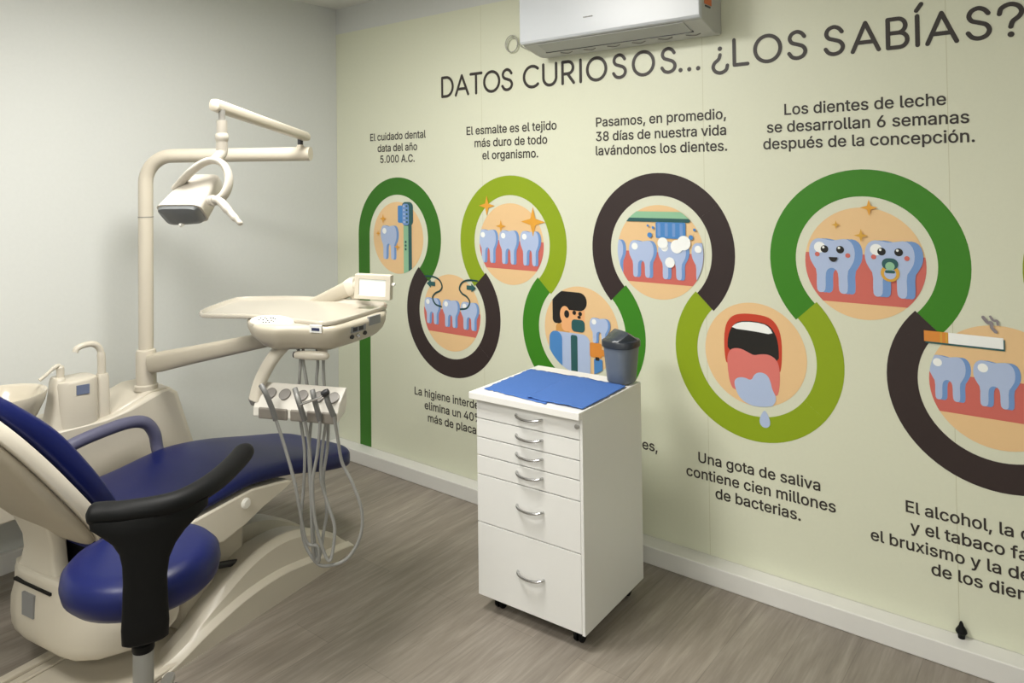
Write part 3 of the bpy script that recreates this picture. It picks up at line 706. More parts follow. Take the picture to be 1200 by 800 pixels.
# peaked lid: ridge across, two sloping flaps
rdx = Vector((.88, -.46, 0)).normalized(); rdy = Vector((-rdx.y, rdx.x, 0)); O = Vector((bx0, by0, Z0))
def lidpt(a, b, z): return O+rdx*a+rdy*b+Vector((0, 0, z))
R = []
for b_, zt, w in [(-.060, .158, .030), (-.045, .166, .046), (-.02, .181, .052), (-.008, .189, .053), (.0, .192, .0535), (.008, .189, .053), (.02, .181, .052), (.045, .166, .046), (.060, .158, .030)]:
    R.append([lidpt(-w, b_, .156), lidpt(-w, b_, zt-.008), lidpt(-w*.8, b_, zt-.001), lidpt(0, b_, zt), lidpt(w*.8, b_, zt-.001), lidpt(w, b_, zt-.008), lidpt(w, b_, .156)])
MB().rings(R).build('swing_lid', mat('lid_flap', '3D434C', .25), bin_, smooth=35)

# ------------------------------------------------------------------ air conditioner, tube coil, wall peg
ac = thing('air_conditioner', (1.97, 0, 2.30), 'white split air conditioner mounted high on the printed wall', 'air conditioner')
AX0, AX1 = 1.538, 2.381
pr = [(0, 2.137), (-.05, 2.133), (-.10, 2.142), (-.185, 2.168), (-.198, 2.182), (-.200, 2.40), (-.18, 2.425), (-.10, 2.435), (0, 2.435)]
body = MB().prism(pr, lambda p: Vector((AX0, p[0], p[1])), lambda p: Vector((AX1, p[0], p[1]))).build('casing', M_ACG, ac, smooth=30, bevel=.008, seg=3)
pf = [(-.190, 2.171), (-.206, 2.172), (-.213, 2.183), (-.214, 2.40), (-.19, 2.432), (-.18, 2.42)]
pan = MB().prism(pf, lambda p: Vector((AX0-.002, p[0], p[1])), lambda p: Vector((AX1+.002, p[0], p[1]))).build('front_panel', M_ACW, ac, smooth=30, bevel=.004, seg=2)
m = MB()
for i, (s, w_) in enumerate([(0, .004), (.008, .006), (.017, .004), (.025, .005), (.033, .003), (.039, .005)]):
    m.box((1.872+s, -.2155, 2.243), (1.872+s+w_, -.213, 2.2475))
m.build('logo', M_GREY, pan, smooth=0)
lv = [(-.112, 2.147), (-.187, 2.1705), (-.189, 2.166), (-.114, 2.1415)]
MB().prism(lv, lambda p: Vector((AX0+.075, p[0], p[1])), lambda p: Vector((AX1-.075, p[0], p[1]))).build('louver', mat('grey_louver', 'A9AAA6', .4), ac, smooth=0, bevel=.001)
m = MB(); m.box((AX0+.07, -.113, 2.1395), (AX1-.07, -.106, 2.146)); m.build('outlet_gap', M_DARK, ac, smooth=0)
for k in range(6):
    x = AX0+.16+k*.12
    MB().tube(spline([(x-.03, -.085, 2.1375), (x, -.068, 2.1345), (x+.03, -.082, 2.137)], 5), .0022, 6).build('vent_rib', M_GREY, ac)
MB().box((AX1-.002, -.165, 2.232), (AX1+.002, -.10, 2.275)).build('sticker', M_ORANGE, ac, smooth=0)
MB().box((AX1-.002, -.158, 2.222), (AX1+.002, -.11, 2.228)).build('sticker_text', M_DARK, ac, smooth=0)

cpts = []
c0 = Vector((1.338, -.014, 2.232))
for i in range(61):
    a = 2*PI*i/28-.6; r = .036+.004*math.sin(a*.5)
    cpts.append(c0+Vector((math.cos(a)*r, -.004*i/60, math.sin(a)*r*1.0-.012*i/60)))
cpts += [Vector((1.40, -.018, 2.205)), Vector((1.46, -.02, 2.18)), Vector((1.545, -.03, 2.16))]
cl = MB().tube(cpts, .0026, 8).build('drain_tube', M_CLEAR, smooth=60)
tag(cl, 'coil of thin clear tube hanging on the wall left of the air conditioner', 'tube')

pg = MB().lathe([(.003, .125), (.006, .118), (.007, .112), (.016, .098), (.017, .092), (.011, .083), (.0095, .06), (.006, .048), (.002, .047)], (3.16, -.018, 0), 14)
pgo = pg.build('wall_peg', M_BLACK, smooth=40)
tag(pgo, 'small black plug stuck on the printed wall just above the skirting', 'plug')

# ------------------------------------------------------------------ printed wall covering
mural = thing('wall_mural', (2.0, 0, BH), 'pale green printed wall covering with a winding path, dental pictures and Spanish captions', 'mural')
def ink(name, h, var=.015): return mat(name, h, .45, var=var, scale=50, spec=.35)
K_BASE = mat('mural_vinyl', 'D7D9C4', .42, var=.02, bump=.05, scale=90, spec=.4)
K_HALO = ink('print_pale_cream', 'DDDDC8')
K_DG = ink('print_dark_green', '35701C'); K_G = ink('print_green', '3B801C'); K_L = ink('print_lime', '8CA31A'); K_BR = ink('print_dark_brown', '352A29')
K_TXT = ink('print_text', '393431')
K_DISC = ink('print_peach', 'E6C291'); K_GUM = ink('print_gum', 'CC6A60'); K_T = ink('print_tooth_blue', 'AFBFDF'); K_TS = ink('print_tooth_shade', '7397CC')
K_W = ink('print_white', 'F2F4F2'); K_STAR = ink('print_amber', 'DFA03A'); K_TEAL = ink('print_teal', '2F5B5C'); K_MINT = ink('print_mint', '8FBE9B'); K_BL = ink('print_blue', '4D86C4')
K_RED = ink('print_red', 'C4432E'); K_PINK = ink('print_tongue', 'D97870'); K_OR = ink('print_orange', 'D98B3C'); K_SKIN = ink('print_skin', 'EDB07A'); K_TAN = ink('print_tan', 'D39A55'); K_BLK = ink('print_black', '23211F'); K_GREYP = ink('print_smoke', '8A8288'); K_GOLD = ink('print_gold', 'D6A441')
MB().box((0.001, -.0015, BH), (ROOM_X-.001, -.0002, 2.4487)).build('vinyl_sheet', K_BASE, mural, smooth=0)
YB, DY = -.0016, .00022

class Flat:
    """flat printed shapes in layers on the wall, one mesh, several inks"""
    def __init__(self): self.mb = MB(); self.inks = []; self.layer = 0; self.tiny = 0
    def poly(self, pts, k, layer=None):
        if len(pts) < 3: return
        if layer is None: self.layer += 1; layer = self.layer
        if k not in self.inks: self.inks.append(k)
        self.tiny += 1; y = YB-DY*layer-(self.tiny % 40)*4e-6
        tri = tessellate_polygon([[Vector((p[0], p[1], 0)) for p in pts]])
        self.mb.add([Vector((p[0], y, p[1])) for p in pts], [list(t) for t in tri], self.inks.index(k))
    def build(self, name, parent, label=None):
        me_o = self.mb.build(name, self.inks, parent, smooth=0)
        me = me_o.data
        bm = bmesh.new(); bm.from_mesh(me)
        for f in bm.faces:
            if f.normal.y > 0: f.normal_flip()
        bm.to_mesh(me); bm.free()
        if label: me_o['label'] = label
        return me_o
def circle(cx, cz, r, n=64, a0=0, a1=2*PI):
    return [(cx+r*math.cos(a0+(a1-a0)*i/n), cz+r*math.sin(a0+(a1-a0)*i/n)) for i in range(n)]
def clip_disc(pts, cx, cz, r, n=64):
    for i in range(n):
        a, b = 2*PI*i/n, 2*PI*(i+1)/n
        p = (cx+r*math.cos(a), cz+r*math.sin(a)); q = (cx+r*math.cos(b), cz+r*math.sin(b))
        ex, ez = q[0]-p[0], q[1]-p[1]
        side = lambda s: ex*(s[1]-p[1])-ez*(s[0]-p[0])
        out = []
        for j in range(len(pts)):
            s, e = pts[j-1], pts[j]; ss, se = side(s), side(e)
            if (ss >= 0) != (se >= 0):
                t = ss/(ss-se); out.append((s[0]+(e[0]-s[0])*t, s[1]+(e[1]-s[1])*t))
            if se >= 0: out.append(e)
        pts = out
        if len(pts) < 3: return []
    return pts
def stroke(fl, pts, w, k, layer, caps=True):
    for a, b in zip(pts, pts[1:]):
        dx, dz = b[0]-a[0], b[1]-a[1]; L = math.hypot(dx, dz)
        if L < 1e-6: continue
        nx, nz = -dz/L*w/2, dx/L*w/2
        fl.poly([(a[0]+nx, a[1]+nz), (b[0]+nx, b[1]+nz), (b[0]-nx, b[1]-nz), (a[0]-nx, a[1]-nz)], k, layer)
    for p in (pts if caps else pts[1:-1]): fl.poly(circle(p[0], p[1], w/2, 14), k, layer)
def curve2(pts, n=6): return [(p.x, p.y) for p in spline([(a, b, 0) for a, b in pts], n)]

# winding path
SX0, SS, SR, SW, ZU, ZL = .5172, .39436, .2786, .0951, 1.2689, .8879
th = math.atan2(ZU-ZL, SS)
seg_ink = [K_DG, K_BR, K_L, K_G, K_BR, K_L, K_G, K_BR, K_L, K_G]
seg_lab = ['dark green path segment with a long straight stem', 'dark brown lower path segment nearest the corner', 'lime upper path segment', 'green lower path segment behind the cabinet', 'dark brown upper path segment', 'lime lower path segment', 'green upper path segment', 'dark brown lower path segment at the right edge', 'lime path segment beyond the smoking picture', 'green path segment beyond the frame']
for k in range(10):
    cx = SX0+k*SS; cz = ZU if k % 2 == 0 else ZL
    fl = Flat()
    if k % 2 == 0: a0, a1 = (PI if k == 0 else PI+th), -th
    else: a0, a1 = PI-th, 2*PI+th
    if k == 9: a1 = 1.5*PI
    N = 56; Rs = math.hypot(SS, ZU-ZL)/2
    o_ = []; i_ = []
    for i in range(N+1):
        a = a0+(a1-a0)*i/N
        o_.append((cx+(SR+SW/2)*math.cos(a), cz+(SR+SW/2)*math.sin(a))); i_.append((cx+(SR-SW/2)*math.cos(a), cz+(SR-SW/2)*math.sin(a)))
    for i in range(N): fl.poly([o_[i], o_[i+1], i_[i+1], i_[i]], seg_ink[k], 1+(k % 2)*1)
    if k == 0: fl.poly([(cx-SR-SW/2, BH+.001), (cx-SR+SW/2, BH+.001), (cx-SR+SW/2, cz), (cx-SR-SW/2, cz)], K_DG, 1)
    fl.build('path_segment', mural, seg_lab[k])

